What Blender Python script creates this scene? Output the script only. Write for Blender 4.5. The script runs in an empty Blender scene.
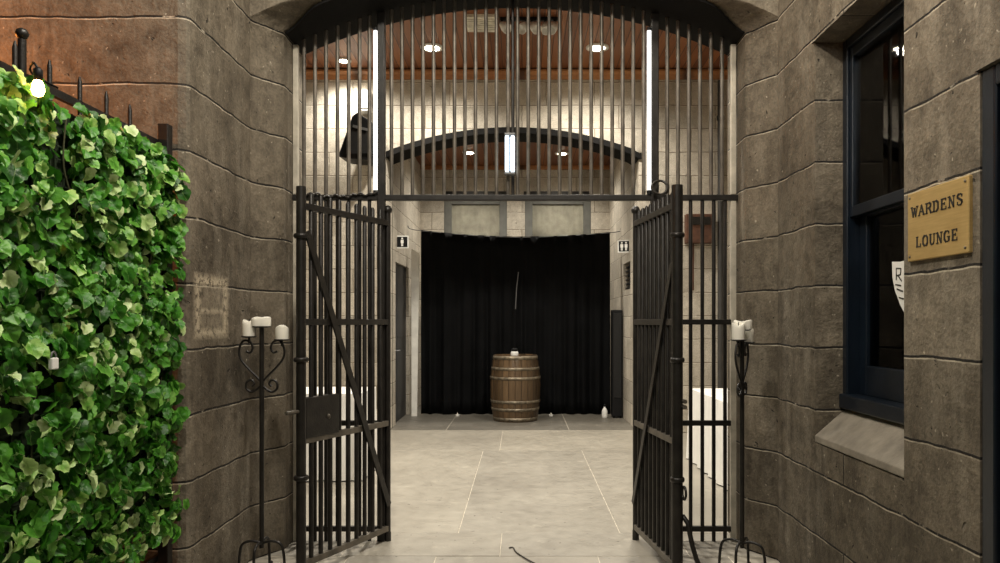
import bpy, math, random
from mathutils import Vector, Matrix, noise

random.seed(7)
PI = math.pi
scene = bpy.context.scene
COL = scene.collection

# ------------------------------------------------------------------ camera
F = 740.0
H = 1.42
cam_d = bpy.data.cameras.new('camera')
cam = bpy.data.objects.new('camera', cam_d)
COL.objects.link(cam)
cam.location = (0, 0, H)
cam.rotation_euler = (PI / 2, 0, 0)
cam_d.sensor_width = 36
cam_d.lens = F / 1000 * 36
cam_d.shift_x = -0.022
cam_d.shift_y = 0.0405
cam_d.clip_start = 0.05
scene.camera = cam
vs = scene.view_settings
vs.view_transform = 'Standard'
vs.look = 'None'
vs.gamma = 1
vs.exposure = 0.0
vs.use_curve_mapping = False

# ------------------------------------------------------------------ helpers
class MB:
    """collects geometry, then becomes ONE mesh object"""
    def __init__(s):
        s.v = []; s.f = []; s.sm = []; s.uv = {}; s.mi = []
    def add(s, vs_, fs, smooth=False, uvs=None, mi=0):
        o = len(s.v)
        s.v += [tuple(v) for v in vs_]
        for i, f in enumerate(fs):
            s.f.append([a + o for a in f]); s.sm.append(smooth); s.mi.append(mi)
            if uvs is not None:
                s.uv[len(s.f) - 1] = [uvs[a] for a in f]
    def box(s, a, b, mi=0):
        x0, y0, z0 = a; x1, y1, z1 = b
        x0, x1 = min(x0, x1), max(x0, x1); y0, y1 = min(y0, y1), max(y0, y1); z0, z1 = min(z0, z1), max(z0, z1)
        v = [(x0,y0,z0),(x1,y0,z0),(x1,y1,z0),(x0,y1,z0),(x0,y0,z1),(x1,y0,z1),(x1,y1,z1),(x0,y1,z1)]
        s.add(v, [(0,3,2,1),(4,5,6,7),(0,1,5,4),(1,2,6,5),(2,3,7,6),(3,0,4,7)], mi=mi)
    def bar(s, p, q, w, t, up=(0, 0, 1)):
        """rectangular bar from p to q; w along (dir x up), t along up"""
        p = Vector(p); q = Vector(q); d = (q - p).normalized()
        u = Vector(up); sx = d.cross(u)
        if sx.length < 1e-4: sx = d.cross(Vector((1, 0, 0)))
        sx.normalize(); u = sx.cross(d).normalized()
        v = []
        for c in (p, q):
            for a, b in ((-1,-1),(1,-1),(1,1),(-1,1)):
                v.append(c + sx * a * w / 2 + u * b * t / 2)
        s.add(v, [(3,2,1,0),(4,5,6,7),(0,1,5,4),(1,2,6,5),(2,3,7,6),(3,0,4,7)])
    def tube(s, pts, r, n=8, caps=True, rs=None):
        pts = [Vector(p) for p in pts]
        up = None; rings = []
        for i, p in enumerate(pts):
            a = pts[max(i-1, 0)]; b = pts[min(i+1, len(pts)-1)]
            d = (b - a).normalized()
            if up is None:
                up = d.cross(Vector((0.31, 0.83, 0.12)))
                if up.length < 1e-3: up = d.cross(Vector((1, 0, 0)))
            up = (up - d * up.dot(d)).normalized()
            w = d.cross(up)
            rr = rs[i] if rs else r
            rings.append([p + (up * math.cos(2*PI*k/n) + w * math.sin(2*PI*k/n)) * rr for k in range(n)])
        v = [x for rg in rings for x in rg]; f = []
        for i in range(len(pts) - 1):
            for k in range(n):
                k2 = (k + 1) % n
                f.append((i*n + k, i*n + k2, (i+1)*n + k2, (i+1)*n + k))
        s.add(v, f, True)
        if caps:
            s.add(rings[0], [tuple(range(n))[::-1]]); s.add(rings[-1], [tuple(range(n))])
    def lathe(s, prof, c, n=32, close=True, ax=None):
        """prof = [(r, h)...] around axis z (or matrix ax) at c"""
        c = Vector(c); M = ax or Matrix.Identity(3)
        v = []; f = []
        for r, h in prof:
            for k in range(n):
                v.append(c + M @ Vector((r * math.cos(2*PI*k/n), r * math.sin(2*PI*k/n), h)))
        for i in range(len(prof) - 1):
            for k in range(n):
                k2 = (k + 1) % n
                f.append((i*n + k, i*n + k2, (i+1)*n + k2, (i+1)*n + k))
        s.add(v, f, True)
        if close:
            if prof[0][0] > 1e-5: s.add(v[:n], [tuple(range(n))[::-1]])
            if prof[-1][0] > 1e-5: s.add(v[-n:], [tuple(range(n))])
    def build(s, name, mat, parent=None, bevel=0, seg=2, weld=False):
        me = bpy.data.meshes.new(name)
        me.from_pydata(s.v, [], s.f)
        me.polygons.foreach_set('use_smooth', s.sm)
        if s.uv:
            ul = me.uv_layers.new(name='UVMap')
            for p in me.polygons:
                if p.index in s.uv:
                    for li, u in zip(p.loop_indices, s.uv[p.index]):
                        ul.data[li].uv = u
        mats = mat if isinstance(mat, (list, tuple)) else [mat]
        for m in mats: me.materials.append(m)
        if len(mats) > 1: me.polygons.foreach_set('material_index', s.mi)
        me.update()
        o = bpy.data.objects.new(name, me)
        COL.objects.link(o)
        if parent: 
            o.parent = parent
            o.matrix_parent_inverse = Matrix.Translation(-Vector(parent.location)) if parent.type == 'EMPTY' and not parent.parent else Matrix.Identity(4)
        if weld:
            w = o.modifiers.new('weld', 'WELD'); w.merge_threshold = 1e-4
        if bevel:
            b = o.modifiers.new('bevel', 'BEVEL'); b.width = bevel; b.segments = seg
            b.limit_method = 'ANGLE'; b.angle_limit = math.radians(40)
        return o

def tag(o, label=None, cat=None, group=None, kind=None):
    if label: o['label'] = label
    if cat: o['category'] = cat
    if group: o['group'] = group
    if kind: o['kind'] = kind
    return o

def thing(name, loc, label, cat, group=None):
    o = bpy.data.objects.new(name, None); COL.objects.link(o)
    o.location = loc; o.empty_display_size = 0.1
    return tag(o, label, cat, group)

def struct(mb, name, mat, parent=None, **k):
    o = mb.build(name, mat, parent, **k)
    if not parent: o['kind'] = 'structure'
    return o

def P(px, py, Y):
    return Vector(((px - 522) / F * Y, Y, H - (py - 322) / F * Y))

def copy_tree(o, parent=None):
    c = o.copy(); COL.objects.link(c)
    if parent: c.parent = parent
    for ch in list(o.children): copy_tree(ch, c)
    return c

# ------------------------------------------------------------------ materials
class NT:
    def __init__(s, name):
        s.m = bpy.data.materials.new(name); s.m.use_nodes = True
        s.t = s.m.node_tree; s.n = s.t.nodes; s.n.clear()
        s.out = s.n.new('ShaderNodeOutputMaterial'); s.b = s.n.new('ShaderNodeBsdfPrincipled')
        s.t.links.new(s.b.outputs[0], s.out.inputs[0])
    def node(s, typ, **kw):
        nd = s.n.new('ShaderNode' + typ)
        for k, v in kw.items():
            if hasattr(nd, k) and k not in nd.inputs: setattr(nd, k, v)
            else: s.set(nd, k, v)
        return nd
    def set(s, nd, k, v):
        i = nd.inputs[k]
        if isinstance(v, bpy.types.NodeSocket): s.t.links.new(v, i)
        else: i.default_value = v
    def noise(s, vec, scale, detail=4, rough=.55, dist=0.0):
        nd = s.node('TexNoise'); s.set(nd, 'Vector', vec); s.set(nd, 'Scale', scale); s.set(nd, 'Detail', detail)
        s.set(nd, 'Roughness', rough); s.set(nd, 'Distortion', dist)
        return nd.outputs['Fac']
    def ramp(s, fac, stops, interp='LINEAR'):
        r = s.n.new('ShaderNodeValToRGB'); s.t.links.new(fac, r.inputs[0])
        cr = r.color_ramp; cr.interpolation = interp
        while len(cr.elements) < len(stops): cr.elements.new(0.5)
        for e, (p, c) in zip(cr.elements, stops):
            e.position = p; e.color = (c[0], c[1], c[2], 1) if isinstance(c, (tuple, list)) else (c, c, c, 1)
        return r.outputs[0]
    def mix(s, fac, a, b, mode='MIX'):
        m = s.n.new('ShaderNodeMix'); m.data_type = 'RGBA'; m.blend_type = mode
        for i, v in ((0, fac), (6, a), (7, b)):
            if isinstance(v, bpy.types.NodeSocket): s.t.links.new(v, m.inputs[i])
            else: m.inputs[i].default_value = v if i == 0 else (*v[:3], 1)
        return m.outputs[2]
    def math(s, op, a, b=0.0, c=0.0):
        m = s.n.new('ShaderNodeMath'); m.operation = op
        for i, v in enumerate((a, b, c)):
            if isinstance(v, bpy.types.NodeSocket): s.t.links.new(v, m.inputs[i])
            else: m.inputs[i].default_value = v
        return m.outputs[0]
    def pos(s): return s.n.new('ShaderNodeNewGeometry').outputs['Position']
    def obj(s): return s.n.new('ShaderNodeTexCoord').outputs['Object']
    def uv(s): return s.n.new('ShaderNodeTexCoord').outputs['UV']
    def bump(s, h, strength=.5, dist=.01, chain=None):
        b = s.n.new('ShaderNodeBump'); b.inputs['Strength'].default_value = strength; b.inputs['Distance'].default_value = dist
        s.t.links.new(h, b.inputs['Height'])
        if chain: s.t.links.new(chain, b.inputs['Normal'])
        s.t.links.new(b.outputs[0], s.b.inputs['Normal'])
        return b.outputs[0]

def simple(name, c, rough=.6, metal=0, var=.25, scale=8, bump=.15, bscale=60, spec=.5):
    t = NT(name); o = t.obj()
    n = t.noise(o, scale, 5)
    dark = tuple(max(x * (1 - var), 0) for x in c); lite = tuple(min(x * (1 + var), 1) for x in c)
    col = t.ramp(n, [(.3, dark), (.7, lite)])
    t.set(t.b, 'Base Color', col); t.set(t.b, 'Roughness', rough); t.set(t.b, 'Metallic', metal)
    t.set(t.b, 'Specular IOR Level', spec)
    if bump: t.bump(t.noise(o, bscale, 3), bump, .004)
    return t.m

def emit(name, c, strength):
    t = NT(name)
    t.set(t.b, 'Base Color', (*c, 1)); t.set(t.b, 'Emission Color', (*c, 1)); t.set(t.b, 'Emission Strength', strength)
    n = t.noise(t.obj(), 10, 2); t.set(t.b, 'Roughness', n)
    return t.m

def stone(name, dark, lite, mortar_l, mortar_d, bw=.95, rh=.322, msize=.006, bumpd=.012, rough=.8, patch=False, pale=.25, fine=1.0, bs=.8, bd=.014):
    t = NT(name); uv = t.uv(); p = t.pos()
    # wobble the joints a little
    wn = t.node('TexNoise'); t.set(wn, 'Vector', p); t.set(wn, 'Scale', 5.0); t.set(wn, 'Detail', 4.0)
    sub = t.node('VectorMath', operation='SUBTRACT'); t.t.links.new(wn.outputs['Color'], sub.inputs[0]); sub.inputs[1].default_value = (.5, .5, .5)
    sc = t.node('VectorMath', operation='SCALE'); t.t.links.new(sub.outputs[0], sc.inputs[0]); sc.inputs['Scale'].default_value = .028
    ad = t.node('VectorMath', operation='ADD'); t.t.links.new(uv, ad.inputs[0]); t.t.links.new(sc.outputs[0], ad.inputs[1])
    br = t.node('TexBrick'); t.t.links.new(ad.outputs[0], br.inputs['Vector'])
    br.offset = .5
    for k, v in (('Scale', 1.0), ('Mortar Size', msize), ('Mortar Smooth', .25), ('Bias', 0.0), ('Brick Width', bw), ('Row Height', rh)):
        br.inputs[k].default_value = v
    br.inputs['Color1'].default_value = (.75, .75, .75, 1); br.inputs['Color2'].default_value = (1.12, 1.12, 1.12, 1)
    br.inputs['Mortar'].default_value = (1, 1, 1, 1)
    fac = br.outputs['Fac']
    big = t.noise(p, 2.3, 5, .6); mid = t.noise(p, 14, 6, .65); fin = t.noise(p, 70 * fine, 4, .6)
    base = t.ramp(t.math('MULTIPLY_ADD', big, .5, t.math('MULTIPLY', mid, .5)), [(.33, dark), (.66, lite)])
    base = t.mix(1.0, base, br.outputs['Color'], 'MULTIPLY')
    # pale flecks and chalky runs
    st = t.node('Mapping'); t.t.links.new(p, st.inputs['Vector']); st.inputs['Scale'].default_value = (4.3, 4.3, .9)
    run = t.noise(st.outputs[0], 1.2, 5, .65)
    base = t.mix(t.ramp(run, [(.5, 0.0), (.85, pale)]), base, mortar_l)
    fl = t.ramp(t.noise(p, 38, 2, .5), [(.70, 0.0), (.76, .7)])
    base = t.mix(fl, base, mortar_l)
    pits = t.ramp(t.noise(p, 30, 3, .6, .4), [(.26, 1.0), (.31, 0.0)])
    base = t.mix(pits, base, tuple(x * .35 for x in dark))
    p2 = t.ramp(t.noise(p, 12, 3, .55, .8), [(.245, .9), (.285, 0.0)])
    base = t.mix(p2, base, tuple(x * .3 for x in dark))
    # the scale of grain seen on sawn bluestone
    grain = t.ramp(fin, [(.35, .80), (.65, 1.14)])
    base = t.mix(1.0, base, grain, 'MULTIPLY')
    # pale pointing beside each dark open joint, also a painted edge highlight
    ad2 = t.node('VectorMath', operation='ADD'); t.t.links.new(ad.outputs[0], ad2.inputs[0]); ad2.inputs[1].default_value = (.003, msize * 1.3, 0)
    br2 = t.node('TexBrick'); t.t.links.new(ad2.outputs[0], br2.inputs['Vector']); br2.offset = .5
    for k, v in (('Scale', 1.0), ('Mortar Size', msize * .8), ('Mortar Smooth', .3), ('Bias', 0.0), ('Brick Width', bw), ('Row Height', rh)):
        br2.inputs[k].default_value = v
    base = t.mix(t.math('MULTIPLY', br2.outputs['Fac'], t.ramp(t.noise(p, 4, 5, .7), [(.40, .15), (.58, 1.0)])), base, mortar_l)
    mn = t.ramp(t.noise(p, 9, 4, .6), [(.62, mortar_d), (.72, mortar_l)])
    base = t.mix(fac, base, mn)
    if patch:
        sx = t.node('SeparateXYZ'); t.t.links.new(p, sx.inputs[0])
        y, z = sx.outputs['Y'], sx.outputs['Z']
        def box(v, c, h, soft):  # 1 inside, falling over soft
            return t.math('SUBTRACT', 1.0, t.math('DIVIDE', t.math('SUBTRACT', t.math('ABSOLUTE', t.math('SUBTRACT', v, c)), h), soft))
        o1 = t.math('MINIMUM', box(y, 3.86, .17, .06), box(z, 1.50, .135, .04))
        i1 = t.math('MINIMUM', box(y, 3.86, .12, .05), t.math('MAXIMUM', box(z, 1.545, .045, .03), box(z, 1.425, .03, .03)))
        o1 = t.node('Clamp', Value=o1).outputs[0]; i1 = t.node('Clamp', Value=i1).outputs[0]
        ring = t.math('SUBTRACT', o1, t.math('MULTIPLY', i1, .8))
        ring = t.math('MULTIPLY', ring, t.math('LESS_THAN', sx.outputs['X'], 0.0))
        k = t.math('MULTIPLY', ring, t.ramp(t.noise(p, 26, 5, .7), [(.40, 0.0), (.50, 1.0)]))
        base = t.mix(t.math('MULTIPLY', k, .95), base, (.60, .51, .37))
    t.set(t.b, 'Base Color', base)
    t.set(t.b, 'Roughness', t.ramp(mid, [(.3, rough - .22), (.7, rough)]))
    t.set(t.b, 'Specular IOR Level', .35)
    hgt = t.math('SUBTRACT', 1.0, fac)
    b1 = t.bump(hgt, .9, bumpd)
    h2 = t.math('ADD', t.math('MULTIPLY', mid, .9), t.math('MULTIPLY', fin, .35))
    h2 = t.math('SUBTRACT', h2, t.math('ADD', t.math('MULTIPLY', pits, .6), t.math('MULTIPLY', p2, 1.2)))
    t.bump(t.math('ADD', h2, t.math('MULTIPLY', big, 1.4)), bs, bd, b1)
    return t.m

M = {}
M['stone'] = stone('bluestone', (.060, .048, .034), (.235, .196, .142), (.50, .44, .34), (.018, .015, .012), bw=7.0, msize=.0055, bumpd=.022, bs=.7, bd=.016, pale=.4, patch=True)
M['stone_in'] = stone('pale_stone_blocks', (.38, .335, .265), (.68, .62, .52), (.78, .73, .63), (.22, .18, .13), bw=.62, rh=.30, bumpd=.006, pale=.3)
M['stone_sill'] = simple('sill_stone', (.25, .22, .175), .7, var=.3, scale=9, bump=.5)
M['iron'] = simple('black_iron', (.018, .0155, .013), .42, .3, .5, 14, .3, 90)
M['iron_grey'] = simple('worn_grey_iron', (.115, .10, .08), .45, .4, .4, 12, .3, 90)
M['iron_pale'] = simple('pale_painted_iron', (.46, .42, .34), .5, .1, .25, 12, .3, 90)
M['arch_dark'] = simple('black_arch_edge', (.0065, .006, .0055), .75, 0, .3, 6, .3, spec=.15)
M['navy'] = simple('navy_paint', (.0045, .0085, .015), .33, 0, .3, 6, .12, 40)
M['navy_dark'] = simple('deep_navy_paint', (.003, .0045, .009), .4, 0, .3, 6, .12, 40)
M['wax'] = simple('candle_wax', (.88, .84, .74), .5, 0, .05, 10, .15, 30)
M['wick'] = simple('wick', (.02, .02, .02), .8)
M['white_cloth'] = simple('white_cloth', (.85, .83, .78), .85, 0, .06, 5, .2, 200)
M['white_plastic'] = simple('white_plastic', (.80, .79, .75), .4, 0, .06, 5, 0)
M['black_plastic'] = simple('black_plastic', (.006, .006, .0065), .5, 0, .2, 5, .1, spec=.25)
M['black_mesh'] = simple('speaker_grille', (.02, .02, .02), .5, .5, .4, 160, .5, 260)
M['hoop'] = simple('barrel_hoop', (.21, .175, .125), .5, .5, .6, 18, .3)
M['rust'] = simple('red_brown_paint', (.10, .042, .022), .7, 0, .45, 12, .2)
M['grey_metal'] = simple('grey_metal', (.16, .16, .16), .5, .5)
M['downpipe'] = simple('dark_pipe_paint', (.035, .033, .03), .5)
M['maroon'] = simple('maroon_wall', (.030, .008, .006), .7)
M['pane_grey'] = simple('drawn_blind', (.44, .415, .34), .8, 0, .2, 7, .1)
M['frame_grey'] = simple('grey_window_paint', (.13, .13, .115), .6, 0, .15)
M['leafstem'] = simple('ivy_stem', (.05, .055, .02), .7)
M['hedge_back'] = simple('ivy_backing_mesh', (.010, .022, .006), .9)
M['shield'] = simple('white_card', (.85, .83, .78), .7, 0, .04, 6, 0)
M['ink'] = simple('dark_ink', (.03, .025, .02), .7)
M['vent'] = simple('cream_panel', (.70, .66, .55), .6)
M['cable'] = simple('dark_cable', (.03, .025, .02), .5)
M['board'] = simple('white_board_paint', (.74, .72, .66), .6, 0, .12)
M['bulb'] = emit('warm_bulb', (1.0, .52, .16), 32)
M['downlight'] = emit('downlight_lens', (1.0, .88, .66), 40)
M['tube'] = emit('tube_light_white', (.95, .96, .97), 1.1)
M['lantern'] = emit('cool_lantern_glass', (.72, .86, 1.0), 2.2)

def brass():
    t = NT('brass_plate'); o = t.obj()
    mp = t.node('Mapping'); t.t.links.new(o, mp.inputs['Vector']); mp.inputs['Scale'].default_value = (3, 3, 60)
    n = t.noise(mp.outputs[0], 3, 4); n2 = t.noise(o, 5, 3)
    c = t.ramp(t.math('MULTIPLY_ADD', n, .4, t.math('MULTIPLY', n2, .6)), [(.3, (.50, .33, .12)), (.7, (.72, .52, .22))])
    t.set(t.b, 'Base Color', c); t.set(t.b, 'Metallic', .55); t.set(t.b, 'Roughness', .5)
    t.bump(n, .1, .002)
    return t.m
M['brass'] = brass()

def wood(name, dark, lite, axis, board=.12, rough=.5):
    """boards laid side by side along x or along angle 'a' (object u)"""
    t = NT(name); p = t.obj()
    sx = t.node('SeparateXYZ'); t.t.links.new(p, sx.inputs[0])
    u = sx.outputs[axis]
    k = t.math('DIVIDE', u, board)
    fr = t.math('FRACT', k); idx = t.math('FLOOR', k)
    wn = t.node('TexWhiteNoise', noise_dimensions='1D'); t.t.links.new(idx, wn.inputs['W'])
    mp = t.node('Mapping'); t.t.links.new(p, mp.inputs['Vector'])
    mp.inputs['Scale'].default_value = (14, 1.3, 14) if axis == 'X' else (1.3, 14, 14)
    g = t.noise(mp.outputs[0], 2.0, 6, .6, .6)
    c = t.ramp(t.math('MULTIPLY_ADD', wn.outputs['Value'], .45, t.math('MULTIPLY', g, .55)), [(.25, dark), (.8, lite)])
    groove = t.ramp(t.math('ABSOLUTE', t.math('SUBTRACT', fr, .5)), [(.44, 0.0), (.49, 1.0)])
    c = t.mix(groove, c, tuple(x * .25 for x in dark))
    t.set(t.b, 'Base Color', c); t.set(t.b, 'Roughness', rough)
    t.bump(t.math('SUBTRACT', t.math('MULTIPLY', g, .2), groove), .5, .008)
    return t.m
M['ceil'] = wood('timber_ceiling_boards', (.15, .050, .018), (.30, .115, .042), 'X')
M['cornice'] = wood('timber_cornice', (.30, .12, .04), (.52, .24, .09), 'X', 2.1)

def barrel_wood():
    t = NT('barrel_oak'); p = t.obj()
    sx = t.node('SeparateXYZ'); t.t.links.new(p, sx.inputs[0])
    ang = t.math('ARCTAN2', sx.outputs['Y'], sx.outputs['X'])
    k = t.math('MULTIPLY', ang, 24 / (2 * PI)); fr = t.math('FRACT', k)
    wn = t.node('TexWhiteNoise', noise_dimensions='1D'); t.t.links.new(t.math('FLOOR', k), wn.inputs['W'])
    mp = t.node('Mapping'); t.t.links.new(p, mp.inputs['Vector']); mp.inputs['Scale'].default_value = (16, 16, 2)
    g = t.noise(mp.outputs[0], 2, 6, .65)
    c = t.ramp(t.math('MULTIPLY_ADD', wn.outputs['Value'], .4, t.math('MULTIPLY', g, .6)), [(.25, (.036, .022, .011)), (.75, (.155, .095, .046))])
    gr = t.ramp(t.math('ABSOLUTE', t.math('SUBTRACT', fr, .5)), [(.44, 0.0), (.49, 1.0)])
    c = t.mix(gr, c, (.02, .01, .005))
    t.set(t.b, 'Base Color', c); t.set(t.b, 'Roughness', .38)
    t.bump(t.math('SUBTRACT', t.math('MULTIPLY', g, .3), gr), .6, .01)
    return t.m
M['oak'] = barrel_wood()

def floor_mat(nm, mul=1.0):
    t = NT(nm); p = t.pos(); g = t.n.new('ShaderNodeNewGeometry')
    big = t.noise(p, 1.3, 5, .6); mid = t.noise(p, 9, 6, .65); fin = t.noise(p, 60, 3)
    c = t.ramp(t.math('MULTIPLY_ADD', big, .6, t.math('MULTIPLY', mid, .4)), [(.32, (.245, .222, .182)), (.68, (.40, .37, .31))])
    tint = t.ramp(g.outputs['Random Per Island'], [(0, (.84 * mul, .84 * mul, .85 * mul)), (1, (1.06 * mul, 1.05 * mul, 1.03 * mul))])
    c = t.mix(1.0, c, tint, 'MULTIPLY')
    sp = t.ramp(t.noise(p, 22, 2), [(.27, .45), (.31, 1.0)])
    c = t.mix(1.0, c, sp, 'MULTIPLY')
    ch = t.ramp(t.noise(p, 4.2, 6, .7), [(.60, 0.0), (.78, .5)])
    c = t.mix(ch, c, (.66, .61, .50))
    t.set(t.b, 'Base Color', c); t.set(t.b, 'Roughness', t.ramp(mid, [(.3, .38), (.7, .6)]))
    t.bump(t.math('ADD', t.math('MULTIPLY', big, 1.0), t.math('ADD', t.math('MULTIPLY', mid, .5), t.math('MULTIPLY', fin, .15))), .5, .012)
    return t.m
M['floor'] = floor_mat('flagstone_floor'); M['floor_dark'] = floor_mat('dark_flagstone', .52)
M['grout'] = simple('floor_joint', (.55, .50, .41), .9, 0, .3, 12, 0)

def cloth_black():
    t = NT('black_drape'); p = t.obj()
    n = t.noise(p, 3, 4)
    t.set(t.b, 'Base Color', t.ramp(n, [(.3, (.0018, .0019, .0021)), (.7, (.0042, .0044, .005))]))
    t.set(t.b, 'Roughness', .8); t.set(t.b, 'Specular IOR Level', .12)
    t.bump(t.noise(p, 300, 2), .1, .001)
    return t.m
M['drape'] = cloth_black()

def glass():
    t = NT('window_glass')
    t.set(t.b, 'Base Color', (.01, .012, .012, 1)); t.set(t.b, 'Roughness', t.ramp(t.noise(t.obj(), 3, 2), [(.3, 0.01), (.7, .04)])); t.set(t.b, 'IOR', 1.3)
    tr = t.node('BsdfTransparent'); tr.inputs[0].default_value = (.95, .95, .94, 1)
    fr = t.node('Fresnel'); fr.inputs[0].default_value = 1.3
    ms = t.node('MixShader'); t.t.links.new(fr.outputs[0], ms.inputs[0]); t.t.links.new(tr.outputs[0], ms.inputs[1])
    gl = t.node('BsdfGlossy'); gl.inputs['Roughness'].default_value = .02; t.t.links.new(gl.outputs[0], ms.inputs[2])
    t.t.links.new(ms.outputs[0], t.out.inputs[0]); t.n.remove(t.b)
    return t.m
M['glass'] = glass()

def leaf_mat():
    t = NT('ivy_leaf'); uv = t.uv(); g = t.n.new('ShaderNodeNewGeometry'); p = t.pos()
    sx = t.node('SeparateXYZ'); t.t.links.new(uv, sx.inputs[0])
    r = sx.outputs['X']; vein = sx.outputs['Y']
    n = t.noise(p, 45, 4, .6)
    edge = t.math('ADD', r, t.math('MULTIPLY', t.math('SUBTRACT', n, .5), 1.1))
    rnd = g.outputs['Random Per Island']
    inner = t.ramp(rnd, [(0, (.008, .055, .004)), (.45, (.024, .15, .008)), (.8, (.095, .31, .026)), (.87, (.16, .40, .05)), (.93, (.40, .58, .18)), (1, (.50, .66, .26))])
    outer = t.ramp(rnd, [(0, (.02, .11, .008)), (.5, (.07, .28, .02)), (.76, (.17, .44, .06)), (.86, (.42, .66, .18)), (1, (.74, .86, .48))])
    c = t.mix(t.ramp(edge, [(.25, 0.0), (.85, 1.0)]), inner, outer)
    c = t.mix(t.ramp(vein, [(.86, 0.0), (1.0, .55)]), c, (.30, .46, .14))
    t.set(t.b, 'Base Color', c); t.set(t.b, 'Roughness', .42); t.set(t.b, 'Specular IOR Level', .45)
    t.set(t.b, 'Subsurface Weight', 0.0)
    # thin plastic leaf lets some light through
    tr = t.node('BsdfTranslucent'); t.t.links.new(c, tr.inputs[0])
    ms = t.node('MixShader'); ms.inputs[0].default_value = .22
    t.t.links.new(t.b.outputs[0], ms.inputs[1]); t.t.links.new(tr.outputs[0], ms.inputs[2])
    t.t.links.new(ms.outputs[0], t.out.inputs[0])
    t.bump(t.math('ADD', n, t.math('MULTIPLY', vein, -.5)), .6, .006)
    return t.m
M['leaf'] = leaf_mat()

# ------------------------------------------------------------------ key dimensions
XL, XR = -1.617, 1.522        # side walls of the forecourt
YG = 4.8                      # plane of the gate
CX = -0.045                   # centre of the archway
HW = 1.44                     # half width of the archway
ZS, RISE = 3.236, .32         # springing and rise
RA = (HW**2 + RISE**2) / (2 * RISE)
def arch_z(x, off=0.0):
    d = x - CX
    return ZS + math.sqrt(max((RA + off)**2 - d*d, 0)) - (RA - RISE)

# ------------------------------------------------------------------ floor: flagstones, one mesh
fl = MB()
def slab(x0, x1, y0, y1, z=0.0, g=.0026):
    fl.box((x0 + g, y0 + g, -.10), (x1 - g, y1 - g, z + random.uniform(-.002, .002)))
xs_back = [-4.6, -3.4, -2.05, -.43 - .82, -.43, .66, 1.75, 2.9, 4.4]
def row(y0, y1, xs, z=0.0, dz=0.0):
    for a, b in zip(xs[:-1], xs[1:]): slab(a, b, y0, y1, z)
row(4.98, 8.2, [-4.6, -3.0, -1.52, -.43, .66, 1.80, 3.0, 4.4])
row(8.2, 9.73, [-4.6, -3.2, -2.0, -.25, 1.75, 4.4])
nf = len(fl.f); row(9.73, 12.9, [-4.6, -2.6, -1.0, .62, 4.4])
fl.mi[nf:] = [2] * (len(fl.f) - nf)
row(4.49, 4.98, [-2.2, -1.10, -.135, 1.02, 2.2])
row(3.55, 4.49, [-4.2, -2.3, -1.05, -.52, .46, 1.25, 2.3])
row(2.3, 3.55, [-4.2, -2.6, -1.3, -.1, 1.0, 2.3])
row(.9, 2.3, [-4.2, -2.2, -.7, .5, 2.3])
row(-1.2, .9, [-4.2, -2.6, -1.2, .1, 1.3, 2.3])
fl.box((-4.6, -1.2, -.14), (4.4, 12.9, -.003), mi=1)
struct(fl, 'floor', [M['floor'], M['grout'], M['floor_dark']], bevel=.0025)

# ------------------------------------------------------------------ walls helper
def holed_wall(mb, axis, c, thick, u0, u1, z0, z1, holes, du=.3):
    """vertical wall in plane axis=c, room side at c, solid to c+thick; holes=[(ua,ub,za,zb)]"""
    us = sorted(set([u0, u1] + [h[0] for h in holes] + [h[1] for h in holes]))
    zs = sorted(set([z0, z1] + [h[2] for h in holes] + [h[3] for h in holes]))
    def pt(u, z, d):
        return (c + d, u, z) if axis == 'x' else (u, c + d, z)
    def quad(pts, uvs): mb.add(pts, [(0, 1, 2, 3)], uvs=uvs)
    def inhole(u, z): return any(h[0] < u < h[1] and h[2] < z < h[3] for h in holes)
    for a, b in zip(us[:-1], us[1:]):
        for e, f in zip(zs[:-1], zs[1:]):
            if inhole((a + b) / 2, (e + f) / 2): continue
            for d in (0, thick):
                quad([pt(a, e, d), pt(b, e, d), pt(b, f, d), pt(a, f, d)], [(a, e), (b, e), (b, f), (a, f)])
    rects = [(u0, u1, z0, z1)] + list(holes)
    for (a, b, e, f) in rects:
        for u in (a, b):
            quad([pt(u, e, 0), pt(u, f, 0), pt(u, f, thick), pt(u, e, thick)], [(.2, e), (.2, f), (.2 + abs(thick), f), (.2 + abs(thick), e)])
        for z in (e, f):
            quad([pt(a, z, 0), pt(b, z, 0), pt(b, z, thick), pt(a, z, thick)], [(a, .1), (b, .1), (b, .1 + .2), (a, .1 + .2)])

# right wall of the forecourt, with window and doorway
WIN = (2.948, 3.844, .795, 2.87)
DOOR = (1.45, 2.459, 0.0, 2.254)
mb = MB()
holed_wall(mb, 'x', XR, .55, -1.2, 4.4, 0, 4.6, [WIN, DOOR])
o = struct(mb, 'wall_right', M['stone'], bevel=.012, weld=True)

# left wall: return facing the camera plus short side wall
mb = MB()
def poly_wall(mb, pts, z0, z1, ustart=0.0):
    u = ustart
    for (a, b) in zip(pts[:-1], pts[1:]):
        l = math.hypot(b[0]-a[0], b[1]-a[1])
        mb.add([(a[0], a[1], z0), (b[0], b[1], z0), (b[0], b[1], z1), (a[0], a[1], z1)], [(0,1,2,3)],
               uvs=[(u, z0), (u + l, z0), (u + l, z1), (u, z1)])
        u += l
YC = 3.583
prof = [(-4.2, YC), (XL - .05, YC), (XL - .015, YC + .012), (XL - .003, YC + .03), (XL, YC + .06), (XL, 4.4)]
poly_wall(mb, prof, 0, 4.6)
poly_wall(mb, [(XL, 4.4), (XL - .5, 4.4), (XL - .5, YC + .5), (-4.2, YC + .5), (-4.2, YC)], 0, 4.6)
struct(mb, 'wall_left', M['stone'], weld=True)

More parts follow.
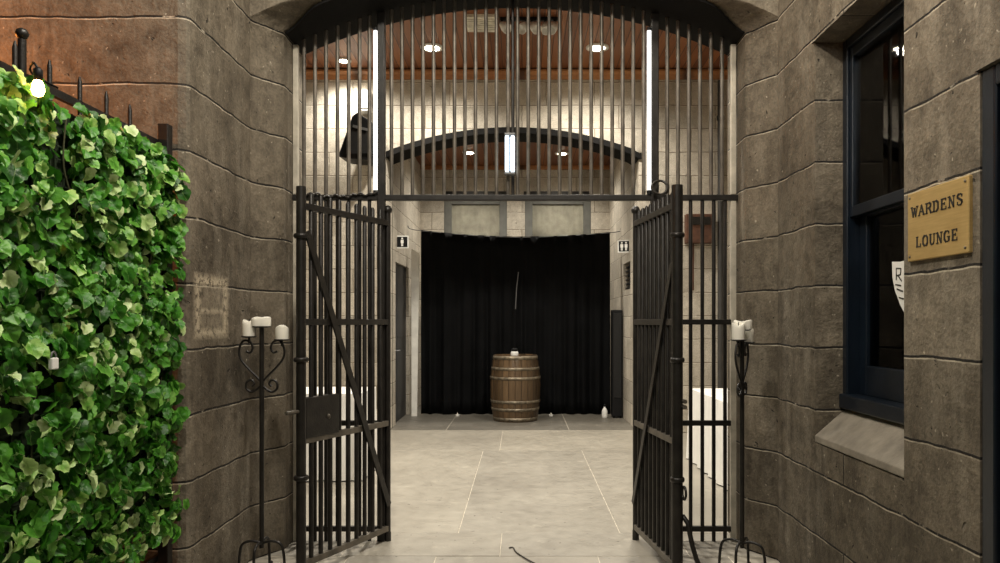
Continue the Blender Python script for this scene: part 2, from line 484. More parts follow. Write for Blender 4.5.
# archway wall: sweep a splayed profile round the opening
path = []   # (x, z, nx, nz, s)
N = 48
path.append((CX - HW, 0.0, -1, 0, 0.0)); 
for z in (1.0, 2.0, 3.0): path.append((CX - HW, z, -1, 0, z))
th = math.asin(HW / RA)
zc = ZS + RISE - RA
for i in range(N + 1):
    a = -th + 2 * th * i / N
    path.append((CX + RA * math.sin(a), zc + RA * math.cos(a), math.sin(a), math.cos(a), ZS + RA * (a + th)))
stot = ZS + 2 * RA * th
for z in (3.0, 2.0, 1.0, 0.0): path.append((CX + HW, z, 1, 0, stot + ZS - z))
profile = [(-.0, 5.02), (0, 4.9), (0, 4.64), (.004, 4.615), (.016, 4.598), (.125, 4.425), (.132, 4.408), (.134, 4.4)]
mb = MB()
aprofile = [(0, 5.02), (0, 4.9), (0, 4.64), (0, 4.57), (0, 4.50), (0, 4.44), (.006, 4.412), (.022, 4.4)]
def blend(s):
    t_ = min(max((min(s, stot + ZS - s) - ZS) / .30, 0), 1); return t_ * t_ * (3 - 2 * t_)
path.insert(4 + N, path[4 + N]); path.insert(4, path[4])      # springing twice: jamb profile, then arch profile
np_ = len(path)
ws = [0]
for j in range(1, len(profile)):
    ws.append(ws[-1] + math.hypot(profile[j][0] - profile[j-1][0], profile[j][1] - profile[j-1][1]))
verts = []; uvs = []
for i in range(np_):
    x, z, nx, nz, s = path[i]
    jamb = i <= 4 or i >= 6 + N
    bl = 0 if jamb else blend(s)
    for (oj, yj), (oa, ya_), w_ in zip(profile, aprofile, ws):
        o_ = oj + (oa - oj) * bl; y = yj + (ya_ - yj) * bl
        if jamb: verts.append((x + (-o_ if i <= 4 else o_), y, z))
        else:
            sg_ = -1 if x < CX else 1
            verts.append((x + (sg_ + (nx - sg_) * bl) * o_, y, z + nz * bl * o_))
        uvs.append((w_ + .25, min(s, stot + ZS - s)))
m = len(profile); faces = []
for i in range(np_ - 1):
    for j in range(m - 1):
        faces.append((i*m + j, (i+1)*m + j, (i+1)*m + j + 1, i*m + j + 1))
mb.add(verts, faces, True, uvs)
# spandrel above at y = 4.4, and rear face at y = 5.02
ZT = 4.75
for i in range(5, 5 + N):
    for j, y in ((m - 1, 4.4), (0, 5.02)):
        a = verts[i*m + j]; b = verts[(i+1)*m + j]; sa, sb = (min(path[q][4], stot + ZS - path[q][4]) for q in (i, i + 1))
        mb.add([a, b, (b[0], y, ZT), (a[0], y, ZT)], [(0,1,2,3)], uvs=[(.65, sa), (.65, sb), (.65 + ZT - b[2], sb), (.65 + ZT - a[2], sa)])
# rear side walls at either side of the opening
for xa, xb in ((-3.3, CX - HW), (CX + HW, 3.2)):
    mb.add([(xa, 5.02, 0), (xb, 5.02, 0), (xb, 5.02, ZT), (xa, 5.02, ZT)], [(0,1,2,3)], uvs=[(xa,0),(xb,0),(xb,ZT),(xa,ZT)])
    q = XL - .5 if xa < 0 else XR + .55
    e = XL if xa < 0 else XR
    ii = 5 if xa < 0 else 5 + N
    e = verts[ii*m + m-1][0]; zz = ZS - .002
    mb.add([(e, 4.4, zz), (q, 4.4, zz), (q, 4.4, ZT), (e, 4.4, ZT)], [(0,1,2,3)], uvs=[(e,3.2),(q,3.2),(q,ZT),(e,ZT)])
mb.add([(-3.3, 4.4, ZT), (3.2, 4.4, ZT), (3.2, 5.02, ZT), (-3.3, 5.02, ZT)], [(0,1,2,3)], uvs=[(0,0),(1,0),(1,1),(0,1)])
struct(mb, 'wall_archway', M['stone'], weld=True)
# near-black strip put in as the deep shade on the arch soffit
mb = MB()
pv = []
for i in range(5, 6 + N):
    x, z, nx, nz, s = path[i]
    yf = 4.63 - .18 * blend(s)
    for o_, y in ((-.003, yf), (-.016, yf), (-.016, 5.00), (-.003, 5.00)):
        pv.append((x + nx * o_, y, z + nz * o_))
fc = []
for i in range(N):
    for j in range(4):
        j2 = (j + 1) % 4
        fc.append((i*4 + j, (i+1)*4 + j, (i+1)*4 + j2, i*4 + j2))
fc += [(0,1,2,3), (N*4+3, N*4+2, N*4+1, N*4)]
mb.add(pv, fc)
struct(mb, 'soffit_shade', M['arch_dark'])

# ------------------------------------------------------------------ inner rooms
YW = 9.5; ZC = 4.65
PXL, PXR = -1.74, 1.50      # passage beyond
YB = 12.7
mb = MB()
holed_wall(mb, 'x', -3.3, -.3, 5.02, YW, 0, ZC + .1, [])
struct(mb, 'wall_hall_left', M['stone_in'])
mb = MB()
holed_wall(mb, 'x', 3.2, .3, 5.02, YW, 0, ZC + .1, [])
struct(mb, 'wall_hall_right', M['stone_in'])
# cross wall with segmental arch
mb = MB()
ACX = (PXL + PXR) / 2; AHW = (PXR - PXL) / 2; AZ, AR = 3.55, .31
R2 = (AHW**2 + AR**2) / (2 * AR)
def a2(x): return AZ + math.sqrt(R2**2 - (x - ACX)**2) - (R2 - AR)
n2 = 32
xs2 = [PXL + (PXR - PXL) * i / n2 for i in range(n2 + 1)]
for y in (YW, YW + .45):
    for a, b in zip(xs2[:-1], xs2[1:]):
        mb.add([(a, y, a2(a)), (b, y, a2(b)), (b, y, ZC + .1), (a, y, ZC + .1)], [(0,1,2,3)], uvs=[(a, a2(a)), (b, a2(b)), (b, ZC+.1), (a, ZC+.1)])
    for a, b in ((-3.3, PXL), (PXR, 3.2)):
        mb.add([(a, y, 0), (b, y, 0), (b, y, ZC + .1), (a, y, ZC + .1)], [(0,1,2,3)], uvs=[(a, 0), (b, 0), (b, ZC+.1), (a, ZC+.1)])
struct(mb, 'wall_cross', M['stone_in'], weld=True)
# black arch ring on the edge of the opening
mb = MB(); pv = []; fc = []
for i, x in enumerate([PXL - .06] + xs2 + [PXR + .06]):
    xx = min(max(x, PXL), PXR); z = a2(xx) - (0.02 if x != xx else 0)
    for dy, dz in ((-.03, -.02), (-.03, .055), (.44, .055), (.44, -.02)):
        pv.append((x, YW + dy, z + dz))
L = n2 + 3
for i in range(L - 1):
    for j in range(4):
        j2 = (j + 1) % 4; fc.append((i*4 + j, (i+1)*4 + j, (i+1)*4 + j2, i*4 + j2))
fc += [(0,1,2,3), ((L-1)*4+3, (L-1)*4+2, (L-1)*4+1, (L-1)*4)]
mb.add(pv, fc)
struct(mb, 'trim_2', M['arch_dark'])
# passage side walls with dark doorways
LD = (10.18, 11.36, 0, 2.25)
mb = MB(); holed_wall(mb, 'x', PXL, -.35, YW + .45, YB, 0, 4.5, [LD]); 
holed_wall(mb, 'x', PXL, -.35, YW + .03, YW + .42, 0, AZ - .02, [])
struct(mb, 'wall_passage_left', M['stone_in'])
RD = (10.25, 10.95, 1.88, 2.27)
mb = MB(); holed_wall(mb, 'x', PXR, .35, YW + .45, YB, 0, 4.5, [RD])
holed_wall(mb, 'x', PXR, .35, YW + .03, YW + .42, 0, AZ - .02, [])
struct(mb, 'wall_passage_right', M['stone_in'])
mb = MB(); mb.box((PXL - .10, LD[0], 0), (PXL - .04, LD[1], 2.25))
for z in (.25, 1.2):
    mb.box((PXL - .04, LD[0] + .2, z), (PXL - .03, LD[1] - .2, z + .75))
d = struct(mb, 'door_1', M['navy_dark'], bevel=.006)
mb = MB(); mb.tube([(PXL - .04, LD[0] + .1, 1.02), (PXL + .03, LD[0] + .1, 1.02), (PXL + .03, LD[0] + .2, 1.02)], .012)
mb.build('door_handle', M['grey_metal'], d)
# louvred dark opening in right passage wall
mb = MB(); mb.box((PXR + .08, RD[0], RD[2]), (PXR + .12, RD[1], RD[3]))
for k in range(6): mb.box((PXR + .03, RD[0] + .01, RD[2] + .03 + k * .06), (PXR + .08, RD[1] - .01, RD[2] + .045 + k * .06))
struct(mb, 'window_4', M['navy_dark'])
# back wall with two tall windows
W1 = tuple((px - 522) / F * YB for px in (444, 507)); W2 = tuple((px - 522) / F * YB for px in (525, 591))
ZW0, ZW1 = 1.35, 3.60
mb = MB(); holed_wall(mb, 'y', YB, .35, PXL - .4, PXR + .4, 0, 4.5, [(W1[0], W1[1], ZW0, ZW1), (W2[0], W2[1], ZW0, ZW1)])
struct(mb, 'wall_back', M['stone_in'])
for n_, (a, b) in ((2, W1), (3, W2)):
    mb = MB(); fw = .13; y0, y1 = YB + .004, YB + .12
    mb.box((a, y0, ZW0), (a + fw, y1, ZW1)); mb.box((b - fw, y0, ZW0), (b, y1, ZW1))
    mb.box((a + fw, y0, ZW1 - .16), (b - fw, y1, ZW1)); mb.box((a + fw, y0, ZW0), (b - fw, y1, ZW0 + .12))
    mb.box((a + fw, y0 + .03, 2.45), (b - fw, y1 - .02, 2.5))
    wo = struct(mb, 'window_%d' % n_, M['frame_grey'], bevel=.008)
    mb = MB(); k = 28; pv = []; fc = []
    for i in range(k + 1):
        x = a + fw + (b - a - 2*fw) * i / k
        for z in (ZW0 + .12, ZW1 - .16): pv.append((x, y0 + .036 + .006 * math.sin(i * 1.9), z))
    for i in range(k): fc.append((i*2, i*2+2, i*2+3, i*2+1))
    mb.add(pv, fc, True)
    mb.build('blind', M['pane_grey'], wo)
    mb = MB(); mb.box((a + fw, y0 + .018, ZW0 + .12), (b - fw, y0 + .022, ZW1 - .16)); mb.build('pane', M['glass'], wo)
    mb = MB(); mb.box((a - .02, YB - .02, ZW1 - .03), (b + .02, YB + .02, ZW1 + .06)); mb.build('window_head', M['iron'], wo)
    mb = MB(); mb.box((a, YB + .24, ZW0), (b, YB + .28, ZW1)); mb.build('shutter', M['frame_grey'], wo)
# ceilings
mb = MB(); mb.box((-3.6, 5.02, ZC), (3.5, YW + .02, ZC + .08)); struct(mb, 'ceiling', M['ceil'])
mb = MB(); mb.box((PXL - .4, YW + .3, 4.10), (PXR + .4, YB + .3, 4.18)); struct(mb, 'ceiling_passage', M['ceil'])
# cornice of hall
mb = MB()
pr = [(YW, ZC - .02), (YW - .10, ZC - .02), (YW - .10, ZC - .045), (YW - .05, ZC - .07), (YW - .03, ZC - .12), (YW, ZC - .12)]
pv = [(x, y, z) for x in (-3.3, 3.2) for y, z in pr]
k = len(pr); fc = [(i, (i+1) % k, k + (i+1) % k, k + i) for i in range(k)] + [tuple(range(k))[::-1], tuple(range(k, 2*k))]
mb.add(pv, fc); struct(mb, 'trim_3', M['cornice'])
mb = MB(); mb.box((PXL, YB - .06, 4.03), (PXR, YB, 4.1)); struct(mb, 'trim_4', M['cornice'], bevel=.01)

# ------------------------------------------------------------------ forecourt window
mb = MB()
wy0, wy1, wz0, wz1 = WIN
XF = 1.664
mb.box((XF, wy1 - .05, .98), (XF + .12, wy1, wz1)); mb.box((XF, wy0, .98), (XF + .12, wy0 + .05, wz1))
mb.box((XF, wy0 + .05, wz1 - .05), (XF + .12, wy1 - .05, wz1))
win = struct(mb, 'window_1', M['navy'], bevel=.006)
def sash(name, x, za, zb, st, bot, top):
    mb = MB()
    mb.box((x, wy1 - .05 - st, za), (x + .045, wy1 - .05, zb)); mb.box((x, wy0 + .05, za), (x + .045, wy0 + .05 + st, zb))
    mb.box((x, wy0 + .05 + st, za), (x + .045, wy1 - .05 - st, za + bot)); mb.box((x, wy0 + .05 + st, zb - top), (x + .045, wy1 - .05 - st, zb))
    return mb.build(name, M['navy'], win, bevel=.005)
s1 = sash('upper_sash', XF + .015, 1.955, wz1 - .05, .03, .055, .05)
s2 = sash('lower_sash', XF + .065, 1.05, 2.0, .075, .15, .05)
mb = MB(); mb.box((XF + .035, wy0 + .07, 1.99), (XF + .040, wy1 - .07, wz1 - .09)); mb.build('pane', M['glass'], s1)
mb = MB(); mb.box((XF + .085, wy0 + .1, 1.18), (XF + .090, wy1 - .1, 1.96)); mb.build('pane', M['glass'], s2)
mb = MB(); mb.box((XF - .02, wy0, .975), (XF + .16, wy1, 1.05)); mb.build('sill_board', M['navy'], win, bevel=.008)
mb = MB()   # sloping stone sill
pv = [(x, y, z) for y in (wy0 + .001, wy1 - .001) for x, z in ((XR - .003, .832), (XF + .02, .975), (XF + .3, .975), (XF + .3, .80), (XR - .003, .797))]
mb.add(pv, [(0,1,6,5), (1,2,7,6), (2,3,8,7), (3,4,9,8), (4,0,5,9), (4,3,2,1,0), (5,6,7,8,9)])
mb.build('stone_sill', M['stone_sill'], win, bevel=.006)
# dark room behind the glass
mb = MB()
xa, xb, ya, yb = XR + .55, XR + 1.5, wy0 - .5, wy1 + .9
mb.box((xb, ya, .6), (xb + .05, yb, 3.2)); mb.box((xa, ya - .05, .6), (xb, ya, 3.2)); mb.box((xa, yb, .6), (xb, yb + .05, 3.2))
mb.box((xa, ya, .55), (xb, yb, .6)); mb.box((xa, ya, 3.2), (xb, yb, 3.25))
struct(mb, 'wall_lounge', M['maroon'])
mb = MB()
for k in range(3):
    mb.tube([(XF + .3, wy1 - .24 - k * .045, 1.98), (XF + .3, wy1 - .24 - k * .045, wz1 - .02)], .014)
mb.build('reflected_streaks', M['frame_grey'], win)  # pale rods put in for streaks reflected in the upper pane

# shield-shaped card hung inside the lower sash
yc, hw_ = 3.273, .165
pts = [(-1, 1.0), (-.55, .955), (0, 1.0), (.55, .955), (1, 1.0), (.98, .45), (.84, .0), (.55, -.5), (.25, -.85), (0, -1.0), (-.25, -.85), (-.55, -.5), (-.84, .0), (-.98, .45)]
mb = MB(); xs_ = XF + .055; zc_, hz_ = 1.565, .135
fr = [(xs_, yc + a * hw_, zc_ + b * hz_) for a, b in pts]; bk = [(x + .006, y, z) for x, y, z in fr]
n_ = len(pts)
mb.add(fr + bk, [tuple(range(n_)), tuple(range(n_, 2*n_))[::-1]] + [(i, n_ + i, n_ + (i+1) % n_, (i+1) % n_) for i in range(n_)])
sh = mb.build('shield_card', M['shield'])
tag(sh, 'white shield-shaped card with dark marks hanging in the lower window pane', 'card')
for (a, b, c, d_) in ((.75, .75, .75, .35), (.75, .75, .5, .72), (.5, .72, .52, .52), (.52, .52, .73, .5), (.66, .5, .46, .3), (.8, .2, .5, .15), (.72, .05, .4, -.05), (.6, -.25, .35, -.3), (.3, .6, .3, .2), (.1, .6, .15, .1), (-.2, .5, -.3, 0)):
    mb = MB(); mb.bar((xs_ - .001, yc + a * hw_, zc_ + b * hz_), (xs_ - .001, yc + c * hw_, zc_ + d_ * hz_), .006, .002, (1, 0, 0)); mb.build('dark_mark', M['ink'], sh)

# doorway at far right
mb = MB(); dy0, dy1, dz0, dz1 = DOOR
mb.box((XR + .004, dy1 - .07, 0), (XR + .2, dy1, dz1)); mb.box((XR + .004, dy0, 0), (XR + .2, dy0 + .07, dz1)); mb.box((XR + .004, dy0 + .07, dz1 - .07), (XR + .2, dy1 - .07, dz1))
dr = struct(mb, 'door_2', M['navy'], bevel=.008)
mb = MB(); mb.box((XR + .12, dy0 + .07, .01), (XR + .17, dy1 - .07, dz1 - .07)); mb.build('door_panel', M['navy_dark'], dr, bevel=.005)
mb = MB()
for za, zb in ((.2, .95), (1.1, 2.0)):
    for ya, yb in ((dy0 + .17, (dy0+dy1)/2 - .05), ((dy0+dy1)/2 + .05, dy1 - .17)):
        mb.box((XR + .105, ya, za), (XR + .12, yb, zb))
mb.build('raised_panel', M['navy_dark'], dr, bevel=.012)
mb = MB(); mb.lathe([(0, 0), (.026, .0), (.03, .02), (.022, .045), (0, .05)], (XR + .12, dy0 + .13, 1.02), 16, ax=Matrix.Rotation(-PI/2, 3, 'Y')); mb.build('door_knob', M['brass'], dr)

# ------------------------------------------------------------------ brass sign WARDENS LOUNGE
SY0, SY1, SZ0, SZ1 = 2.895, 2.499, 1.655, 1.918     # y at left edge / right edge
sg = thing('brass_sign', (XR - .008, (SY0 + SY1) / 2, SZ0), 'brass plaque reading WARDENS LOUNGE on stone wall between window and door', 'sign')
mb = MB(); mb.box((XR - .014, SY1, SZ0), (XR + .004, SY0, SZ1)); mb.build('plate', M['brass'], sg, bevel=.004)
G = {  # strokes on a 4 x 6 grid: thick t / thin n ; serifs added at listed ends
 'W': ([(0,6,1.1,0,1),(1.1,0,2,5,0),(2,5,2.9,0,1),(2.9,0,4,6,0)], [(0,6),(2,5.2),(4,6)]),
 'A': ([(0.3,0,2,6,0),(2,6,3.7,0,1),(1,2.1,3,2.1,0)], [(.3,0),(3.7,0)]),
 'R': ([(.7,0,.7,6,1),(.7,6,2.6,6,0),(2.6,6,3.4,5.2,1),(3.4,5.2,3.4,4,1),(3.4,4,2.6,3.1,1),(2.6,3.1,.7,3.1,0),(2.2,3.1,3.7,0,1)], [(.7,0),(.5,6),(3.7,0)]),
 'D': ([(.7,0,.7,6,1),(.7,6,2.3,6,0),(2.3,6,3.4,4.8,1),(3.4,4.8,3.4,1.2,1),(3.4,1.2,2.3,0,1),(2.3,0,.7,0,0)], [(.4,0),(.4,6)]),
 'E': ([(.8,0,.8,6,1),(.4,6,3.4,6,0),(.4,0,3.5,0,0),(.8,3.1,2.6,3.1,0),(3.4,6,3.4,4.8,0),(3.5,0,3.5,1.3,0),(2.6,3.7,2.6,2.5,0)], []),
 'N': ([(.7,0,.7,6,0),(.7,6,3.3,0,1),(3.3,0,3.3,6,0)], [(.6,0),(.4,6),(3.4,6)]),
 'S': ([(3.2,4.5,3.2,5.6,0),(3.2,5.4,2.4,6,0),(2.4,6,1.3,6,0),(1.3,6,.6,5.2,1),(.6,5.2,.7,4.1,1),(.7,4.1,3.2,2.2,1),(3.2,2.2,3.3,1,1),(3.3,1,2.5,0,0),(2.5,0,1.2,0,0),(1.2,0,.6,.6,0),(.6,.3,.6,1.6,0)], []),
 'L': ([(1,0,1,6,1),(.4,0,3.5,0,0),(3.5,0,3.5,1.6,0)], [(1,6)]),
 'O': ([(1.4,6,2.6,6,0),(2.6,6,3.6,4.6,1),(3.6,4.6,3.6,1.4,1),(3.6,1.4,2.6,0,1),(2.6,0,1.4,0,0),(1.4,0,.4,1.4,1),(.4,1.4,.4,4.6,1),(.4,4.6,1.4,6,1)], []),
 'U': ([(.8,6,.8,1.3,1),(.8,1.3,1.5,0,1),(1.5,0,2.6,0,0),(2.6,0,3.3,1.3,0),(3.3,1.3,3.3,6,0)], [(.8,6),(3.3,6)]),
 'G': ([(3.3,4.5,3.3,5.6,0),(3.3,5.4,2.5,6,0),(2.5,6,1.4,6,0),(1.4,6,.4,4.6,1),(.4,4.6,.4,1.4,1),(.4,1.4,1.4,0,1),(1.4,0,2.6,0,0),(2.6,0,3.3,.6,0),(3.3,.4,3.3,2.6,1),(2.4,2.6,3.9,2.6,0)], []),
}
def word(txt, yL, yR, zb, hgt):
    adv = (yR - yL) / (len(txt) - .18); cw = adv * .80
    for i, ch in enumerate(txt):
        ys = yL + i * adv
        st, sf = G[ch]
        mb = MB()
        def pt(a, b): return (XR - .0145, ys + a / 4 * cw, zb + b / 6 * hgt)
        for a, b, c, d_, tk in st:
            p, q = Vector(pt(a, b)), Vector(pt(c, d_)); e = (q - p).normalized() * .0016
            mb.bar(p - e, q + e, .0082 if tk else .0042, .003, (1, 0, 0))
        for a, b in sf:
            mb.bar(pt(a - .75, b), pt(a + .75, b), .0046, .003, (1, 0, 0))
        mb.build('letter', M['ink'], sg)
word('WARDENS', 2.861, 2.527, 1.824, .037)
word('LOUNGE', 2.832, 2.559, 1.706, .037)
for y in (SY0 - .018, SY1 + .018):
    for z in (SZ0 + .018, SZ1 - .018):
        mb = MB(); mb.lathe([(0, 0), (.006, 0), (.005, .003), (0, .004)], (XR - .014, y, z), 10, ax=Matrix.Rotation(-PI/2, 3, 'Y')); mb.build('screw', M['hoop'], sg)

# ------------------------------------------------------------------ gate ironwork
def gx(px): return (px - 522) / F * YG
ZTR = 2.225
scr = thing('arch_screen', (CX, YG, ZTR), 'tall iron bar screen filling the arch above the open gates', 'screen')
mb = MB(); mb.bar((gx(291), YG, ZTR), (gx(738), YG, ZTR), .045, .036); mb.build('transom', M['iron'], scr, bevel=.004)
def vbar(x, z0, z1, r, mat, parent, y=YG, name='bar'):
    mb = MB(); mb.tube([(x, y, z0), (x, y, z1)], r, 8); return mb.build(name, mat, parent)
def post(x, z0, z1, w, mat, parent, y=YG, d=None, name='post'):
    mb = MB(); d = d or w; mb.box((x - w/2, y - d/2, z0), (x + w/2, y + d/2, z1)); return mb.build(name, mat, parent, bevel=.005)
bars_px = [304, 315, 326, 337.5, 348.7, 359.6, 369.5] + [391.5 + 10.5 * k for k in range(11)] + [508, 517.6] + [528.2 + 10.5 * k for k in range(12)] + [667.3, 678, 689, 700, 711, 722]
bars_px = [b for b in bars_px if not (505 < b < 508) and not (636 < b < 640 and False)]
for b in bars_px:
    x = gx(b); vbar(x, ZTR, arch_z(x) - .015, .0125, M['iron_grey'], scr)
vbar(gx(512.8), ZTR, arch_z(gx(512.8)) - .015, .011, M['iron'], scr, YG + .03)
for px in (381.5, 654.5):
    x = gx(px); post(x, 0, arch_z(x) - .02, .05, M['iron'], scr)
for px, s in ((296, 1), (733, -1)):
    x = gx(px); post(x, ZTR + .02, arch_z(x) - .03, .034, M['iron_pale'], scr)
# white tube lights fixed to the two posts
for k, (px, lab) in enumerate(((376.2, 'white vertical tube light on the left gate post'), (648.6, 'white vertical tube light on the right gate post'))):
    x = gx(px); t = thing('tube_light', (x, YG - .03, 2.24), lab, 'light', 'tube lights on the gate posts')
    ztop = 3.30
    mb = MB(); mb.tube([(x, YG - .02, 2.27), (x, YG - .02, ztop)], .0145, 12); mb.build('tube', M['tube'], t)
    mb = MB(); mb.tube([(x, YG - .02, 2.245), (x, YG - .02, 2.27)], .016, 12); mb.build('end_cap', M['black_plastic'], t)
    mb = MB(); mb.tube([(x, YG - .02, ztop), (x, YG - .02, ztop + .02)], .016, 12); mb.build('end_cap', M['black_plastic'], t)
    for z in (2.5, 3.1):
        mb = MB(); mb.box((x - .012, YG - .022, z), (x + .035 * (1 if k == 0 else 1), YG - .002, z + .015)); mb.build('clip', M['grey_metal'], t)
# thin bar behind the left of the right hand tube, as the other bars
# fixed side panels
def side_panel(pxs, pa, pb, lab):
    a, b = gx(pa), gx(pb)
    t = thing('side_panel', ((a + b) / 2, YG, 0), lab, 'railing', 'fixed side panels of the gateway')
    for z, w in ((1.42, .034), (.765, .034), (.08, .034)):
        mb = MB(); mb.bar((a, YG, z), (b, YG, z), .028, w); mb.build('rail', M['iron'], t, bevel=.003)
    for px in pxs: vbar(gx(px), .0, ZTR - .018, .0125, M['iron'], t)
    x = gx(pa if pa < 500 and False else (pa if abs(pa - 512) > abs(pb - 512) else pb))
    post(x, 0, ZTR - .02, .034, M['iron_pale'], t)
side_panel([304, 315, 326, 337.5, 348.7, 359.6, 369.5], 296, 378, 'fixed black iron bar panel behind the left gate leaf')
side_panel([667.3, 678.5, 690.6, 702.3, 713.7, 725], 658, 733, 'fixed black iron bar panel right of the right gate leaf')

# gate leaves, each built in its own frame: u along the leaf, n across
def leaf(name, hinge, end, lab, diag, lock):
    hx, hy = hinge; ex, ey = end
    Lw = math.hypot(ex - hx, ey - hy); d = Vector(((ex - hx) / Lw, (ey - hy) / Lw, 0)); nn = Vector((d.y, -d.x, 0))
    t = thing(name, (hx, hy, 0), lab, 'gate', 'open gate leaves')
    def at(u, z, n_=0.0): return Vector((hx, hy, 0)) + d * u + nn * n_ + Vector((0, 0, z))
    # stiles
    mb = MB(); mb.tube([at(0, .05), at(0, 2.14)], .019, 10); mb.lathe([(0, .0), (.026, .0), (.03, .02), (.02, .04), (0, .05)], at(0, 2.13), 12); mb.build('hinge_stile', M['iron'], t)
    mb = MB(); mb.tube([at(Lw, .012), at(Lw, 2.165)], .031 if lock == 'ring' else .027, 12); mb.build('latch_stile', M['iron'], t)
    for z in (1.88, 1.2, .55):
        mb = MB(); mb.lathe([(.0, 0), (.036, 0), (.041, .008), (.041, .018), (.036, .026), (0, .026)], at(Lw, z), 14); mb.build('collar', M['iron'], t)
    for z in (2.06, 1.42, .765, .085):
        mb = MB(); mb.bar(at(0, z), at(Lw, z), .03, .036); mb.build('rail', M['iron_grey'] if z < 1 else M['iron'], t, bevel=.003)
    nb = 9
    for k in range(nb):
        u = Lw * (k + 1) / (nb + 1)
        mb = MB(); mb.tube([at(u, .07), at(u, 2.125), at(u, 2.14)], .0135, 8, rs=[.0135, .0135, .006]); mb.build('bar', M['iron'], t)
    mb = MB(); za, zb = diag; mb.bar(at(Lw - .02, za, .022), at(.02, zb, .022), .012, .042, (nn.x, nn.y, 0.0001)); 
    mb = MB(); p, q = at(Lw - .02, za, .024 * lock_side[lock]), at(.02, zb, .024 * lock_side[lock])
    mb.bar(p, q, .045, .010, nn); mb.build('brace', M['iron'], t, bevel=.002)
    # pivots into the ground and the post
    mb = MB(); mb.tube([at(0, -.0), at(0, .06)], .022, 10); mb.build('pivot', M['iron'], t)
    if lock == 'box':
        mb = MB()
        q = [at(Lw - .02, .775, .03), at(Lw - .30, .775, .03), at(Lw - .30, 1.0, .03), at(Lw - .02, 1.0, .03)]
        r = [at(Lw - .02, .775, -.02), at(Lw - .30, .775, -.02), at(Lw - .30, 1.0, -.02), at(Lw - .02, 1.0, -.02)]
        mb.add(q + r, [(0,1,2,3), (7,6,5,4), (0,4,5,1), (1,5,6,2), (2,6,7,3), (3,7,4,0)])
        lb = mb.build('lock_box', M['iron'], t, bevel=.004)
        mb = MB(); mb.bar(at(Lw - .02, .995), at(Lw + .10, .94), .02, .022); 
        mb = MB(); mb.tube([at(Lw, .93), at(Lw + .115, .93)], .011, 8); mb.build('bolt', M['iron_grey'], t)
        mb = MB(); mb.lathe([(.0, 0), (.016, 0), (.012, .006), (0, .006)], at(Lw - .2, .88, -.02), 12, ax=Matrix.Rotation(PI/2, 3, 'X')); mb.build('keyhole_boss', M['iron_grey'], lb)
    else:
        for z in (.99, .96):
            mb = MB(); mb.tube([at(Lw - .05, z, -.03), at(Lw + .045, z, -.03)], .012, 8); mb.build('bolt', M['iron_grey'], t)
        ring = [at(Lw + .055 + .028 * math.cos(a), .50 + .034 * math.sin(a), -.0) + nn * (-.02) for a in [2 * PI * k / 18 for k in range(19)]]
        mb = MB(); mb.tube(ring, .007, 6); mb.build('ring', M['iron'], t)
        # drop hook hanging at foot
        pts = [at(Lw - .01, .36, -.035), at(Lw + .03, .33, -.05), at(Lw + .035, .27, -.06), at(Lw + .02, .2, -.08), at(Lw + .0, .12, -.11), at(Lw - .02, .07, -.14)]
        mb = MB(); mb.tube(pts, .014, 8); mb.build('drop_hook', M['iron'], t)
    return t
lock_side = {'box': -1, 'ring': 1}
leaf('gate_leaf', (-.871, YG), (-1.215, 4.07), 'left open black iron gate leaf with square lock box', (1.92, .24), 'box')
leaf('gate_leaf', (.742, 4.83), (.845, 4.03), 'right open black iron gate leaf with ring and drop hook', (1.74, .24), 'ring')

# loops of cable sitting on the transom by the right post
mb = MB()
pts = []
c0 = P(660, 190, 4.72)
for k in range(61):
    a = 2 * PI * k / 20 + .5
    pts.append((c0.x + (.044 + .006 * (k // 20)) * math.cos(a), 4.715 + .012 * math.sin(k * .35), c0.z + .015 + .045 * math.sin(a)))
mb.tube(pts, .0075, 6)
tag(mb.build('cable_coil', M['cable']), 'coiled black cable on the crossbar beside the right tube light', 'cable')
# chain draped along transom on the left
mb = MB(); pts = []
for k in range(90):
    u = k / 89; px = 300 + 78 * u
    pts.append((gx(px), YG - .035 + .006 * math.sin(k * 2.1), ZTR + .024 + .012 * math.sin(u * 17) * math.sin(u * 41 + 1) - .02 * math.sin(u * PI) ** 2))
mb.tube(pts, .007, 6)
tag(mb.build('cord', M['cable']), 'dark cord looped along the crossbar above the left gate leaf', 'cord')

